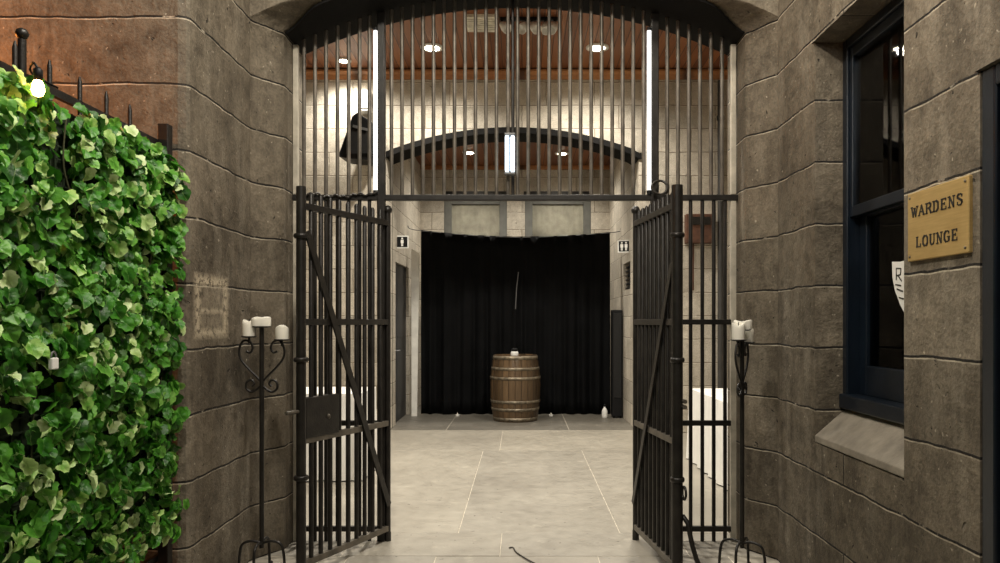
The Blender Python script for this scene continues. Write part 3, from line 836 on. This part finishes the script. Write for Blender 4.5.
# ------------------------------------------------------------------ candelabra
def spiral(c, r0, r1, a0, turns, ex, ez, n=26):
    out = []
    for k in range(n + 1):
        u = k / n; a = a0 + turns * 2 * PI * u; r = r0 + (r1 - r0) * u
        out.append(Vector(c) + ex * (r * math.cos(a)) + ez * (r * math.sin(a)))
    return out
def smooth_path(pts, n=6):
    pts = [Vector(p) for p in pts]; out = []
    for i in range(len(pts) - 1):
        p0 = pts[max(i-1, 0)]; p1 = pts[i]; p2 = pts[i+1]; p3 = pts[min(i+2, len(pts)-1)]
        for k in range(n):
            t = k / n
            out.append(.5 * ((2*p1) + (p2-p0)*t + (2*p0-5*p1+4*p2-p3)*t*t + (3*p1-p0-3*p2+p3)*t**3))
    out.append(pts[-1]); return out
def candle(x, y, z, r, h, lab, lump=0, seed=0):
    rnd = random.Random(seed)
    mb = MB(); n = 20; prof = [(r * .98, 0), (r, h * .3), (r, h * .8), (r * .97, h * .95), (r * .86, h), (r * .6, h * .93), (0, h * .9)]
    v = []; f = []
    for j, (rr, hh) in enumerate(prof):
        for k in range(n):
            a = 2 * PI * k / n; w = 1 + lump * .12 * math.sin(3 * a + seed); hz = hh + (h * .10 * math.sin(2 * a + seed) if j >= 2 and rr > .5 * r else 0)
            v.append((x + rr * w * math.cos(a), y + rr * w * math.sin(a), z + max(hz, 0)))
    for j in range(len(prof) - 1):
        for k in range(n):
            k2 = (k + 1) % n; f.append((j*n+k, j*n+k2, (j+1)*n+k2, (j+1)*n+k))
    mb.add(v, f, True); mb.add(v[:n], [tuple(range(n))[::-1]])
    o = mb.build('candle', M['wax']); tag(o, lab, 'candle', 'candles on the candle stands')
    mb = MB(); mb.tube([(x, y, z + h * .88), (x + .001, y, z + h * 1.12)], .0025, 5); mb.build('wick', M['wick'], o)
    return o
def candelabrum(x, y, rot, lab, labs, ztop):
    t = thing('candle_stand', (x, y, 0), lab, 'candle stand', 'wrought iron candle stands')
    ex = Vector((math.cos(rot), math.sin(rot), 0)); ey = Vector((-math.sin(rot), math.cos(rot), 0)); ez = Vector((0, 0, 1))
    B = Vector((x, y, 0))
    def q(u, z, v=0): return B + ex * u + ey * v + ez * z
    mb = MB(); mb.tube([q(0, .17), q(0, ztop)], .0125, 10); mb.build('pole', M['iron'], t)
    # base legs: four arched rods with curled feet
    for k in range(4):
        a = rot + PI / 4 * 0 + k * PI / 2; dx = Vector((math.cos(a), math.sin(a), 0))
        pts = [B + ez * .195, B + dx * .055 + ez * .207, B + dx * .105 + ez * .19, B + dx * .121 + ez * .14, B + dx * .127 + ez * .07, B + dx * .128 + ez * .028]
        pts = smooth_path(pts) + spiral(B + dx * .149 + ez * .029, .022, .009, PI, 1.1, dx, ez)[1:]
        mb = MB(); mb.tube(pts, .0078, 7); mb.build('leg', M['iron'], t)
    # S-scroll arms
    zb = ztop - .34
    up_ = [(0, .03), (.03, .065), (.08, .115), (.118, .165), (.125, .215), (.102, .262), (.066, .258), (.05, .225), (.064, .198), (.086, .205)]
    lo_ = [(0, .02), (.03, -.008), (.06, -.02), (.086, .0), (.082, .034), (.056, .045), (.041, .026), (.054, .011)]
    for si, s in enumerate((-1, 1)):
        e = ex * s
        for lst in (up_, lo_):
            mb = MB(); mb.tube(smooth_path([B + e * a_ + ez * (zb + z_) for a_, z_ in lst]), .0065, 7); mb.build('scroll', M['iron'], t)
        da, dz = ((.070, .285), (.112, .268))[si]
        c = B + e * da + ez * (zb + dz)
        mb = MB(); mb.lathe([(0, -.004), (.03, -.004), (.044, .001), (.044, .004), (0, .004)], c, 20); mb.tube([c - ez * .035, c], .006, 8); mb.build('candle_dish', M['iron'], t)
        candle(c.x, c.y, c.z + .0045, .036, .085 if s < 0 else .072, labs[si], 0, 3 + s)
    c = B + ez * ztop
    mb = MB(); mb.lathe([(0, -.004), (.03, -.004), (.05, .001), (.05, .004), (0, .004)], c, 20); mb.build('candle_dish', M['iron'], t)
    candle(c.x, c.y, c.z + .0045, .05, .048, labs[2], 1, 9)
candelabrum(-1.442, 4.1, 0, 'black scrolled iron candle stand left of the left gate leaf',
            ('white pillar candle on left arm of the left candle stand', 'white pillar candle on right arm of the left candle stand', 'melted white candle atop the left candle stand pole'), 1.393)
candelabrum(1.219, 4.1, math.radians(58), 'black iron candle stand in front of the right fixed panel',
            ('white candle on the front arm of the right candle stand', 'white candle on the rear arm of the right candle stand', 'melted white candle atop the right candle stand pole'), 1.375)

# ------------------------------------------------------------------ black curtain, barrel and things by them
YCU = 11.3
def curtain(x0, x1, lab, ph, zt0, zt1):
    n = 150; rows_ = 14; pv = []; fc = []
    for i in range(n + 1):
        u = i / n; x = x0 + (x1 - x0) * u
        zt = zt0 + (zt1 - zt0) * u - .02 * math.sin(u * PI)
        for j in range(rows_ + 1):
            w = j / rows_; z = zt * (1 - w) + .012 * w
            amp = .008 + .038 * w
            y = YCU + amp * math.sin(u * 38 + ph + 1.3 * math.sin(u * 9)) + .5 * amp * math.sin(u * 91 + 2 * ph + w * .8) * .4 + .5 * amp * math.sin(u * 15 + ph) + .02 * w * math.sin(u * 11 + ph)
            pv.append((x + .01 * w * math.sin(u * 40), y, z))
    m_ = rows_ + 1
    for i in range(n):
        for j in range(rows_): fc.append((i*m_ + j, i*m_ + j + 1, (i+1)*m_ + j + 1, (i+1)*m_ + j))
    mb = MB(); mb.add(pv, fc, True)
    o = mb.build('curtain', M['drape']); s = o.modifiers.new('thickness', 'SOLIDIFY'); s.thickness = .006
    tag(o, lab, 'curtain', 'black curtains across the passage')
    return o
zt = lambda py: H - (py - 322) / F * YCU
xc = lambda px: (px - 522) / F * YCU
curtain(xc(421), xc(516), 'left half of the long black curtain behind the barrel', .3, zt(230), zt(236.5))
curtain(xc(515), xc(610), 'right half of the long black curtain behind the barrel', 1.9, zt(236.5), zt(232))
mb = MB(); mb.tube(smooth_path([(PXL + .0, YCU - .05, zt(226)), (xc(421), YCU, zt(230) - .012), (xc(515.5), YCU, zt(236.5) - .012), (xc(610), YCU, zt(232) - .012), (PXR, YCU - .05, zt(229))]), .007, 6)
tag(mb.build('curtain_wire', M['grey_metal']), 'thin sagging wire strung wall to wall holding the black curtain', 'wire')
# glinting cord hanging at the split of the curtain
mb = MB(); pts = [P(518.5, 272, 11.2), P(517.5, 280, 11.2), P(516.5, 290, 11.2), P(516, 300, 11.2), P(515.5, 309, 11.2)]
mb.tube(smooth_path(pts), .008, 6)
tag(mb.build('curtain_tie', M['grey_metal']), 'short pale cord hanging at the meeting edge of the black curtains', 'cord')

bx_, by_ = (515.3 - 522) / F * 10.75, 10.75
br = thing('wine_barrel', (bx_, by_, 0), 'old brown oak barrel standing upright before the black curtain', 'barrel')
BH = .945
def br_r(h): return .315 + .048 * (1 - ((h - BH / 2) / (BH / 2)) ** 2)
NB = 24
mb = MB()
v = []; f = []; prof = [(br_r(BH * k / 20), BH * k / 20) for k in range(21)]
n = NB * 4
for r, h in prof:
    for k in range(n):
        g = -.0035 if k % 4 == 0 else 0
        v.append((bx_ + (r + g) * math.cos(2*PI*k/n), by_ + (r + g) * math.sin(2*PI*k/n), h))
for j in range(20):
    for k in range(n):
        k2 = (k+1) % n; f.append((j*n+k, j*n+k2, (j+1)*n+k2, (j+1)*n+k))
mb.add(v, f, True)
top = [(br_r(BH), BH), (br_r(BH) - .022, BH), (br_r(BH) - .03, BH - .035), (0, BH - .035)]
mb.lathe(top, (bx_, by_, 0), 48, close=False); mb.add(v[:n], [tuple(range(n))[::-1]])
o = mb.build('staves', M['oak'], br)
o.data.transform(Matrix.Translation((-bx_, -by_, 0))); o.matrix_parent_inverse = Matrix.Identity(4)
for ha, hb in ((.885, .935), (.735, .775), (.60, .64), (.265, .305), (.155, .195), (.012, .06)):
    mb = MB(); e = .0045
    mb.lathe([(br_r(ha) + .0005, ha), (br_r(ha) + e, ha), (br_r(hb) + e, hb), (br_r(hb) + .0005, hb)], (bx_, by_, 0), 64, close=False)
    mb.build('hoop', M['hoop'], br)
mb = MB(); jx, jy = bx_ - .01, by_ - .1; jz = BH - .035
jr = thing('jar', (jx, jy, jz), 'small white jar with dark lid on top of the barrel', 'jar')
mb.lathe([(0, 0), (.05, 0), (.056, .01), (.056, .07), (.045, .09), (0, .09)], (jx, jy, jz), 20); mb.build('body', M['white_plastic'], jr)
mb = MB(); mb.lathe([(0, .088), (.046, .088), (.046, .122), (.04, .128), (0, .128)], (jx, jy, jz), 20); mb.build('lid', M['black_plastic'], jr)
for px, lab in ((457.5, 'small white tea light on the floor left of the barrel'), (551, 'small white tea light on the floor right of the barrel')):
    p = P(px, 416.5, 11.1); t = thing('tea_light', (p.x, 11.1, 0), lab, 'candle', 'tea lights on the passage floor')
    mb = MB(); mb.lathe([(0, 0), (.028, 0), (.03, .03), (.028, .032), (.024, .03), (0, .029)], (p.x, 11.1, .0), 16); mb.build('cup', M['white_plastic'], t)
    mb = MB(); mb.lathe([(0, .029), (.01, .03), (.008, .05), (0, .062)], (p.x, 11.1, .0), 10); mb.build('wax', M['wax'], t)
# narrow white board at left end of the curtain
mb = MB()
q0 = (-1.70, 11.16); mb.add([(xc(413), 11.14, .0), (xc(418.5), 11.14, .0), (xc(420), 11.22, 2.46), (xc(412), 11.22, 2.54), (xc(413), 11.18, .0), (xc(418.5), 11.18, .0), (xc(420), 11.26, 2.46), (xc(412), 11.26, 2.54)],
       [(0,1,2,3), (7,6,5,4), (0,4,5,1), (1,5,6,2), (2,6,7,3), (3,7,4,0)])
tag(mb.build('timber_board', M['board'], bevel=.004), 'tall narrow white board standing at the left end of the black curtain', 'board')
# tall black loudspeaker at right end of curtain
sp = thing('loudspeaker', (1.42, 11.02, 0), 'tall slim black loudspeaker at the right end of the black curtain', 'speaker')
mb = MB(); mb.box((1.335, 10.93, .02), (1.485, 11.15, 1.6)); mb.build('cabinet', M['black_plastic'], sp, bevel=.012)
mb = MB(); mb.box((1.35, 10.921, .3), (1.47, 10.932, 1.55)); mb.build('grille', M['black_mesh'], sp, bevel=.004)
for x, y in ((1.36, 10.96), (1.46, 10.96), (1.36, 11.12), (1.46, 11.12)):
    mb = MB(); mb.lathe([(0, 0), (.014, 0), (.012, .022), (0, .022)], (x, y, 0), 10); mb.build('foot', M['black_plastic'], sp)
p = P(604.5, 412, 11.0)
bo = thing('bottle', (p.x, 10.98, 0), 'small white bottle on the floor in front of the black loudspeaker', 'bottle')
mb = MB(); mb.lathe([(0, 0), (.04, 0), (.043, .01), (.043, .10), (.03, .13), (.014, .15), (.014, .17), (0, .17)], (p.x, 10.98, 0), 16); mb.build('body', M['white_plastic'], bo)
mb = MB(); mb.lathe([(0, .165), (.016, .165), (.015, .20), (0, .202)], (p.x, 10.98, 0), 12); mb.build('cap', M['black_plastic'], bo)
# restroom signs projecting from the passage walls
def wc_sign(px, py, Y, rot, figs, lab, wall):
    c = P(px, py, Y); t = thing('restroom_sign', tuple(c), lab, 'sign', 'projecting restroom signs')
    R_ = Matrix.Rotation(rot, 3, 'Z')
    def place(mb, name, mat, par=None):
        mb.v = [tuple(c + R_ @ Vector(v)) for v in mb.v]; return mb.build(name, mat, par or t)
    s = .088
    mb = MB(); mb.box((-s, -.006, -s), (s, .006, s)); place(mb, 'plate', M['white_plastic'])
    mb = MB(); mb.box((-s + .016, -.009, -s + .016), (s - .016, -.005, s - .016)); place(mb, 'black_panel', M['black_plastic'])
    mb = MB()
    for fx in figs:
        mb.lathe([(0, 0), (.013, 0), (.013, .004), (0, .004)], (fx, -.008, .048), 14, ax=Matrix.Rotation(PI/2, 3, 'X'))
        mb.box((fx - .02, -.012, -.018), (fx + .02, -.008, .03)); mb.box((fx - .013, -.012, -.06), (fx - .002, -.008, -.018)); mb.box((fx + .002, -.012, -.06), (fx + .013, -.008, -.018))
    place(mb, 'pictogram', M['white_plastic'])
    mb = MB(); mb.bar((c.x, Y, c.z + .04), (wall, Y, c.z + .04), .012, .02); mb.bar((c.x, Y, c.z - .04), (wall, Y, c.z - .04), .012, .02); mb.build('bracket', M['grey_metal'], t)
wc_sign(402.3, 242, 10.3, 0, (0,), 'small black and white restroom sign on the left passage wall', PXL)
wc_sign(624, 246.3, 10.4, -.25, (-.03, .03), 'small black and white restroom sign on the right passage wall', PXR)

# ------------------------------------------------------------------ hall fittings
def cloth_table(x0, x1, y0, y1, h, lab, wav=.02):
    n = 26; t = thing('cloth_table', ((x0+x1)/2, (y0+y1)/2, 0), lab, 'table', 'tables under white cloths')
    mb = MB()
    mb.box((x0 + .03, y0 + .03, h - .03), (x1 - .03, y1 - .03, h - .006)); mb.build('tabletop', M['grey_metal'], t)
    for x in (x0 + .08, x1 - .08):
        for y in (y0 + .08, y1 - .08):
            mb = MB(); mb.tube([(x, y, 0), (x, y, h - .03)], .016, 8); mb.build('leg', M['grey_metal'], t)
    # cloth: top plus a skirt with folds
    per = []
    def edge(a, b, nx, ny, k):
        for i in range(k): per.append((a[0] + (b[0]-a[0]) * i / k, a[1] + (b[1]-a[1]) * i / k, nx, ny))
    kx = max(int((x1-x0) / .035), 6); ky = max(int((y1-y0) / .035), 6)
    edge((x0,y0), (x1,y0), 0, -1, kx); edge((x1,y0), (x1,y1), 1, 0, ky); edge((x1,y1), (x0,y1), 0, 1, kx); edge((x0,y1), (x0,y0), -1, 0, ky)
    N_ = len(per); v = []; f = []
    for lv, (w, z) in enumerate(((0, h), (.012, h - .012), (.35, h * .66), (.7, h * .33), (1, .012))):
        for i, (x, y, nx, ny) in enumerate(per):
            o_ = w * (.012 + wav * (1 + math.sin(i * .95 + .8 * math.sin(i * .31))))
            v.append((x + nx * o_, y + ny * o_, z))
    for l in range(4):
        for i in range(N_): f.append((l*N_ + i, (l+1)*N_ + i, (l+1)*N_ + (i+1) % N_, l*N_ + (i+1) % N_))
    mb = MB(); mb.add(v, f, True); mb.add(v[:N_], [tuple(range(N_))])
    mb.build('tablecloth', M['white_cloth'], t)
cloth_table(-2.20, -1.44, 6.6, 7.3, .78, 'square table under a white cloth behind the left gate leaf')
cloth_table(1.74, 2.42, 6.2, 7.7, .73, 'white-clothed table behind the right fixed panel', .015)
# wedge loudspeaker high on the hall wall, left
c = P(356, 135, 9.25)
sp = thing('wall_speaker', tuple(c), 'black wedge loudspeaker mounted high on the hall wall at left', 'speaker')
sil = [(338, 156), (340, 150), (352, 116), (357, 112), (372, 122), (373, 156), (369, 160), (345, 158)]
fr = [P(a, b, 9.05) for a, b in sil]; bk = [Vector((p.x + .02, 9.42, p.z)) for p in fr]
mb = MB(); n = len(sil); mb.add(fr + bk, [tuple(range(n)), tuple(range(n, 2*n))[::-1]] + [(i, n+i, n+(i+1) % n, (i+1) % n) for i in range(n)])
mb.build('cabinet', M['black_plastic'], sp, bevel=.01)
mb = MB(); q = [(346, 140), (352, 130), (371, 134), (371, 153), (346, 154)]
mb.add([P(a, b, 9.035) for a, b in q] + [P(a, b, 9.05) for a, b in q], [(0,1,2,3,4), (9,8,7,6,5)] + [(i, 5+i, 5+(i+1) % 5, (i+1) % 5) for i in range(5)]); mb.build('grille', M['black_mesh'], sp)
mb = MB(); mb.bar(P(353, 126, 9.03), P(368, 130, 9.03), .03, .02, (0, 1, 0)); mb.build('pale_handle', M['grey_metal'], sp)
mb = MB(); a = P(358, 120, 9.4); mb.box((a.x - .03, 9.36, a.z - .1), (a.x + .05, 9.5, a.z)); mb.build('bracket', M['iron'], sp)
a = P(359, 112, 9.4); b = P(371, 91, 9.4)
lb = thing('wall_box', (a.x, 9.45, a.z), 'white box on the hall wall just above the wedge loudspeaker', 'box')
mb = MB(); mb.box((a.x, 9.36, a.z), (b.x, 9.5, b.z)); mb.build('housing', M['white_plastic'], lb, bevel=.01)
mb = MB(); mb.box((a.x + .03, 9.35, a.z + .04), (b.x - .03, 9.362, b.z - .1)); mb.build('cover', M['white_plastic'], lb, bevel=.004)
# red-brown box and dark downpipe on the hall wall, right
a = P(686, 243, 9.4); b = P(714, 214, 9.4)
eb = thing('switch_box', (a.x, 9.45, a.z), 'rusty red-brown box on the hall wall behind the right fixed panel', 'box')
mb = MB(); mb.box((a.x, 9.38, a.z), (b.x, 9.5, b.z)); mb.build('case', M['rust'], eb, bevel=.008)
mb = MB(); mb.box((a.x + .07, 9.365, b.z - .14), (b.x - .05, 9.382, b.z - .04)); mb.build('dark_panel', M['iron'], eb, bevel=.003)
mb = MB(); mb.tube([(a.x + .1, 9.46, a.z + .01), (a.x + .1, 9.46, a.z - .6)], .016, 8); mb.build('conduit', M['rust'], eb)
x = P(721, 100, 9.42).x
dp = thing('downpipe', (x, 9.44, 2.9), 'dark vertical pipe on the hall wall at upper right', 'pipe')
mb = MB(); mb.tube([(x, 9.44, .05), (x, 9.44, 4.5)], .038, 12); mb.build('pipe', M['downpipe'], dp)
for z in (3.0, 4.0):
    mb = MB(); mb.tube([(x, 9.44, z), (x, 9.44, z + .05)], .05, 12); mb.tube([(x, 9.44, z + .025), (x, 9.5, z + .025)], .012, 6); mb.build('bracket', M['downpipe'], dp)
# ceiling fittings of the hall
cv = P(482, 15, 7.75)
mb = MB(); xa, xb = (466 - 522) / F * 7.9, (497 - 522) / F * 7.9
t = thing('ceiling_vent', ((xa+xb)/2, 7.95, ZC - .05), 'cream rectangular panel on the hall timber ceiling', 'vent')
mb.box((xa, 7.75, ZC - .04), (xb, 8.15, ZC)); mb.build('frame', M['vent'], t, bevel=.006)
for k in range(6):
    mb = MB(); mb.box((xa + .02, 7.79 + k * .055, ZC - .048), (xb - .02, 7.815 + k * .055, ZC - .038)); mb.build('slat', M['vent'], t)
tk = thing('spotlight_track', (0.05, 7.85, ZC), 'black track with white spotlight heads on the hall ceiling', 'light')
ax_, bx2 = (500 - 522) / F * 7.8, (560 - 522) / F * 7.8
mb = MB(); mb.box((ax_, 7.83, ZC - .035), (bx2, 7.87, ZC)); mb.build('track', M['black_plastic'], tk, bevel=.003)
for px, tilt in ((502, .6), (526, -.5), (532, .5), (545, .15), (555, -.4)):
    x = (px - 522) / F * 7.8
    mb = MB(); mb.tube([(x, 7.85, ZC - .03), (x, 7.85, ZC - .07)], .012, 8)
    hd = mb.build('stem', M['black_plastic'], tk)
    mb = MB(); dv = Vector((math.sin(tilt), -.55, -math.cos(tilt) * .8)).normalized()
    p0 = Vector((x, 7.85, ZC - .075)); R_ = dv.to_track_quat('Z', 'Y').to_matrix()
    mb.lathe([(0, -.03), (.03, -.028), (.05, .03), (.055, .09), (.05, .09), (.04, .05), (0, .04)], p0 + dv * .02, 16, ax=R_); mb.build('spot_head', M['white_plastic'], tk)

# ------------------------------------------------------------------ downlights (fixture + its light)
def downlight(px, py, zc_, lab, power, group, size=.06):
    Y = (zc_ - H) * F / (322 - py); x = (px - 522) / F * Y
    t = thing('downlight', (x, Y, zc_), lab, 'light', group)
    mb = MB(); mb.lathe([(size * .95, 0), (size * 1.5, 0), (size * 1.5, -.014), (size * 1.05, -.02), (size * .95, -.012)], (x, Y, zc_), 24, close=False); mb.build('trim_ring', M['white_plastic'], t)
    mb = MB(); mb.lathe([(size, -.004), (size * .9, -.018), (size * .5, -.03), (0, -.034)], (x, Y, zc_), 20, close=True); mb.build('lens', M['downlight'], t)
    ld = bpy.data.lights.new('downlight_lamp', 'SPOT'); ld.energy = power; ld.color = (1, .94, .83); ld.shadow_soft_size = .05
    ld.spot_size = math.radians(150); ld.spot_blend = .9
    lo = bpy.data.objects.new('downlight_lamp', ld); COL.objects.link(lo); lo.location = (x, Y, zc_ - .06)
    lo.parent = t; lo.matrix_parent_inverse = Matrix.Translation(-Vector(t.location))
G1, G2 = 'downlights in the hall ceiling', 'downlights in the passage ceiling'
downlight(432, 47, ZC, 'left of the two large downlights on the hall timber ceiling', 260, G1, .09)
downlight(597.5, 47, ZC, 'right of the two large downlights on the hall timber ceiling', 260, G1, .09)
downlight(344, 60, ZC, 'small downlight at the far left of the hall ceiling', 170, G1, .06)
downlight(469.5, 152, 4.1, 'left downlight seen beneath the inner arch', 130, G2, .075)
downlight(562, 153, 4.1, 'right downlight seen beneath the inner arch', 130, G2, .075)
# two added fill lamps without fittings, just inside the gate and above the frame
for x_, lab in ((-1.0, 'left fill lamp added above the gate'), (.9, 'right fill lamp added above the gate')):
    l = bpy.data.lights.new('hall_fill', 'SPOT'); l.energy = 420; l.color = (1, .94, .83); l.shadow_soft_size = .06
    l.spot_size = math.radians(150); l.spot_blend = .9
    lo = bpy.data.objects.new('hall_fill', l); COL.objects.link(lo); lo.location = (x_, 5.55, ZC - .05)
# cool glowing lantern clipped to the middle bars of the screen
c = P(510, 154, YG - .05)
ln = thing('lantern', tuple(c), 'narrow cool white lantern glowing on the centre bars of the arch screen', 'light')
for dx in (-.019, .017):
    mb = MB(); mb.lathe([(0, -.12), (.010, -.118), (.0135, -.105), (.0135, .105), (.010, .118), (0, .12)], c + Vector((dx, 0, 0)), 14); mb.build('glass_tube', M['lantern'], ln)
mb = MB(); mb.box((c.x - .036, c.y - .016, c.z + .118), (c.x + .034, c.y + .04, c.z + .134)); mb.build('cap', M['grey_metal'], ln, bevel=.004)
mb = MB(); mb.box((c.x - .036, c.y - .016, c.z - .134), (c.x + .034, c.y + .04, c.z - .118)); mb.build('base', M['grey_metal'], ln, bevel=.004)

# ------------------------------------------------------------------ cable on the threshold
mb = MB()
pts = [P(509, 549, 4.62), P(513, 548.5, 4.62), P(516, 554, 4.5), P(524, 560, 4.42), P(533, 565, 4.33), P(548, 572, 4.2), P(570, 580, 4.08)]
pts = [(p.x, H * F / (max(py, 330) - 322), .007) for p, py in zip(pts, (549, 548.5, 553, 558.5, 563.5, 569, 574))]
mb.tube(smooth_path(pts), .0042, 6)
tag(mb.build('floor_cable', M['cable']), 'thin dark cable lying on the stone threshold between the gates', 'cable')

# ------------------------------------------------------------------ iron fence and ivy panels at left
XFE = -1.735
fe = thing('iron_fence', (XFE, 2.6, 0), 'dark iron picket fence behind the ivy on the left', 'fence')
for z in (2.27, .30):
    mb = MB(); mb.bar((XFE, 1.0, z), (XFE, 3.565, z), .02, .03); mb.build('rail', M['iron'], fe)
ys = [1.05 + .186 * k for k in range(14)]
off = 2.911 - min(ys, key=lambda q: abs(q - 2.911))
for y in ys:
    y += off
    if y > 3.35: continue
    mb = MB(); mb.tube([(XFE - .005, y, .1), (XFE - .005, y, 2.36), (XFE - .005, y, 2.385)], .009, 8, rs=[.009, .009, .003]); mb.build('picket', M['iron'], fe)
mb = MB(); mb.box((XFE + .01, 3.50, 0), (XFE + .06, 3.55, 2.36)); mb.build('post', M['iron'], fe, bevel=.004)
mb = MB(); mb.tube([(XFE, 2.568, 0), (XFE, 2.568, 2.40)], .014, 10); mb.lathe([(0, -.022), (.016, -.014), (.022, 0), (.016, .014), (0, .022)], (XFE, 2.568, 2.42), 14); mb.build('post', M['iron'], fe)

# ivy leaf outline (five lobes), folded along the midrib
LO = [(0, .03), (.14, -.07), (.34, -.05), (.47, .10), (.44, .27), (.52, .40), (.50, .60), (.34, .70), (.20, .84), (0, .94)]
half = LO[1:-1]
outline = LO + [(-x, y) for x, y in reversed(half)]
def add_leaf(mb, base, nrm, down, size, fold, curl, nar=1.0):
    nrm = nrm.normalized(); dn = (down - nrm * down.dot(nrm)).normalized(); sd = dn.cross(nrm)
    def pt(x, y):
        z = abs(x) * fold - curl * (y - .35) ** 2 + .07 * math.sin(11 * x + 6 * y)
        return base + (sd * x * nar + dn * (y - .1) + nrm * z) * size
    inner = [(x * .5, .38 + (y - .38) * .5) for x, y in outline]
    c = (0, .36)
    n = len(outline)
    v = [pt(*c)] + [pt(*q) for q in inner] + [pt(*q) for q in outline]
    def ang(q): return 1.0 if abs(q[0]) < .02 else .2
    uv = [(0, 1.0)] + [(.5, ang(q)) for q in inner] + [(1.0, ang(q)) for q in outline]
    f = [(0, 1 + i, 1 + (i+1) % n) for i in range(n)] + [(1 + i, 1 + n + i, 1 + n + (i+1) % n, 1 + (i+1) % n) for i in range(n)]
    mb.add(v, f, True, uv)
def ivy(y0, y1, z0, z1, count, lab, seed):
    rnd = random.Random(seed)
    t = thing('ivy_panel', (XFE + .03, (y0+y1)/2, z0), lab, 'artificial ivy', 'ivy panels on the fence')
    # backing lattice
    mb = MB()
    k = int((y1 - y0) / .05)
    for i in range(k + 1):
        y = y0 + (y1 - y0) * i / k; mb.bar((XFE + .025, y, z0 + .05), (XFE + .025, y, z1 - .03), .006, .006)
    k = int((z1 - z0) / .05)
    for i in range(k):
        z = z0 + .05 + (z1 - z0 - .08) * i / k; mb.bar((XFE + .031, y0, z), (XFE + .031, y1, z), .006, .006)
    mb.box((XFE + .012, y0, z0 + .04), (XFE + .02, y1, z1 - .03))
    mb.build('backing', M['hedge_back'], t)
    mb = MB()
    for i in range(count):
        y = rnd.uniform(y0 - .01, y1 + .02); u = rnd.random()
        z = z0 + (z1 - z0) * u
        layer = rnd.random()
        bulge = .5 + .5 * noise.noise(Vector((y * 4.5, z * 4.5, seed)))
        x = XFE + .035 + layer * (.03 + .10 * bulge) 
        if z > z1 - .05 and layer > .8: x -= .03
        nrm = Vector((1.0, rnd.gauss(-.35, .62), rnd.gauss(.40 if z > 1.3 else .18, .60)))
        down = Vector((.30, rnd.gauss(0, .55), -1.0))
        size = rnd.uniform(.036, .074)
        nar = 1.0
        if z < 1.3 and rnd.random() < (1.45 - z) * 1.2:
            nar = rnd.uniform(.5, .75); nrm.z -= .5; nrm.y += rnd.gauss(0, .4); size *= 1.1; down.y += rnd.gauss(.2, .6)
        if noise.noise(Vector((y * 7, z * 7, 3.3 + seed))) < -.28 and layer > .35: continue
        if abs(y - 2.68) < .075 and z > 1.75 and rnd.random() < .93: continue
        add_leaf(mb, Vector((x, y, z)), nrm, down, size, rnd.uniform(.0, .55), rnd.uniform(-.2, .6), nar)
    mb.build('leaves', M['leaf'], t)
    for k in range(6):
        y = y0 + (y1 - y0) * (k + .5) / 6
        sm = MB(); sm.tube(smooth_path([(XFE + .045 + .01 * (q % 2), y + rnd.uniform(-.05, .05), z0 + .06 + (z1 - z0 - .12) * q / 9) for q in range(10)]), .0035, 5); sm.build('vine', M['leafstem'], t)
ivy(1.15, 2.68, .36, 2.245, 3300, 'nearer green artificial ivy panel at the left edge of the picture', 5)
ivy(2.71, 3.52, .43, 2.24, 2300, 'farther green artificial ivy panel beside the left stone wall', 11)

# bulb of a festoon lamp at top of the ivy
c = P(38, 88, 2.43)
fb = thing('festoon_bulb', tuple(c), 'glowing warm festoon bulb at the top of the ivy', 'light bulb')
mb = MB(); mb.lathe([(0, -.03), (.014, -.024), (.020, -.008), (.017, .012), (.011, .026), (0, .03)], c, 16); mb.build('glass', M['bulb'], fb)
mb = MB(); mb.lathe([(0, .024), (.014, .024), (.014, .06), (.006, .068), (0, .068)], c, 12)
mb.tube(smooth_path([c + Vector((0, 0, .065)), c + Vector((-.03, .02, .09)), (XFE, 2.62, 2.30), (XFE + .01, 2.75, 2.29)]), .004, 6); mb.build('socket', M['black_plastic'], fb)
# padlock hanging in the ivy
c = P(53.5, 363, 2.50)
pk = thing('padlock', tuple(c), 'small pale padlock hanging among the ivy leaves', 'padlock')
mb = MB(); mb.box((c.x - .008, c.y - .018, c.z - .022), (c.x + .008, c.y + .018, c.z + .018)); mb.build('body', M['white_plastic'], pk, bevel=.004)
mb = MB(); mb.tube([c + Vector((0, -.013 * math.cos(a) if 0 < k < 10 else (-.013 if k == 0 else .013), .02 + .018 * math.sin(a) + (0 if 0 < k < 10 else -.006))) for k, a in enumerate([PI * k / 10 for k in range(11)])], .0035, 6); mb.build('shackle', M['grey_metal'], pk)

# ------------------------------------------------------------------ lights of the forecourt
def light(name, typ, loc, energy, color, size=.2, target=None, **k):
    l = bpy.data.lights.new(name, typ); l.energy = energy; l.color = color
    if typ == 'AREA': l.size = size
    else: l.shadow_soft_size = size
    for a, b in k.items(): setattr(l, a, b)
    o = bpy.data.objects.new(name, l); COL.objects.link(o); o.location = loc
    if target is not None:
        o.rotation_euler = (Vector(target) - Vector(loc)).to_track_quat('-Z', 'Y').to_euler()
    return o
light('festoon_and_fill', 'POINT', (-.45, 2.0, 4.2), 265, (1, .92, .79), .12)
light('festoon_and_fill', 'POINT', (.1, -.3, 3.4), 65, (1, .93, .83), .3)  # fill light added above and behind the camera
light('festoon_and_fill', 'POINT', (.35, 2.9, 4.6), 190, (1, .92, .79), .2)
light('warm_fence_lamp', 'POINT', (-2.75, 2.95, 2.35), 48, (1, .30, .05), .08)
w = bpy.data.worlds.new('night'); scene.world = w; w.use_nodes = True
bg = w.node_tree.nodes['Background']; bg.inputs[0].default_value = (.55, .6, .75, 1); bg.inputs[1].default_value = .02
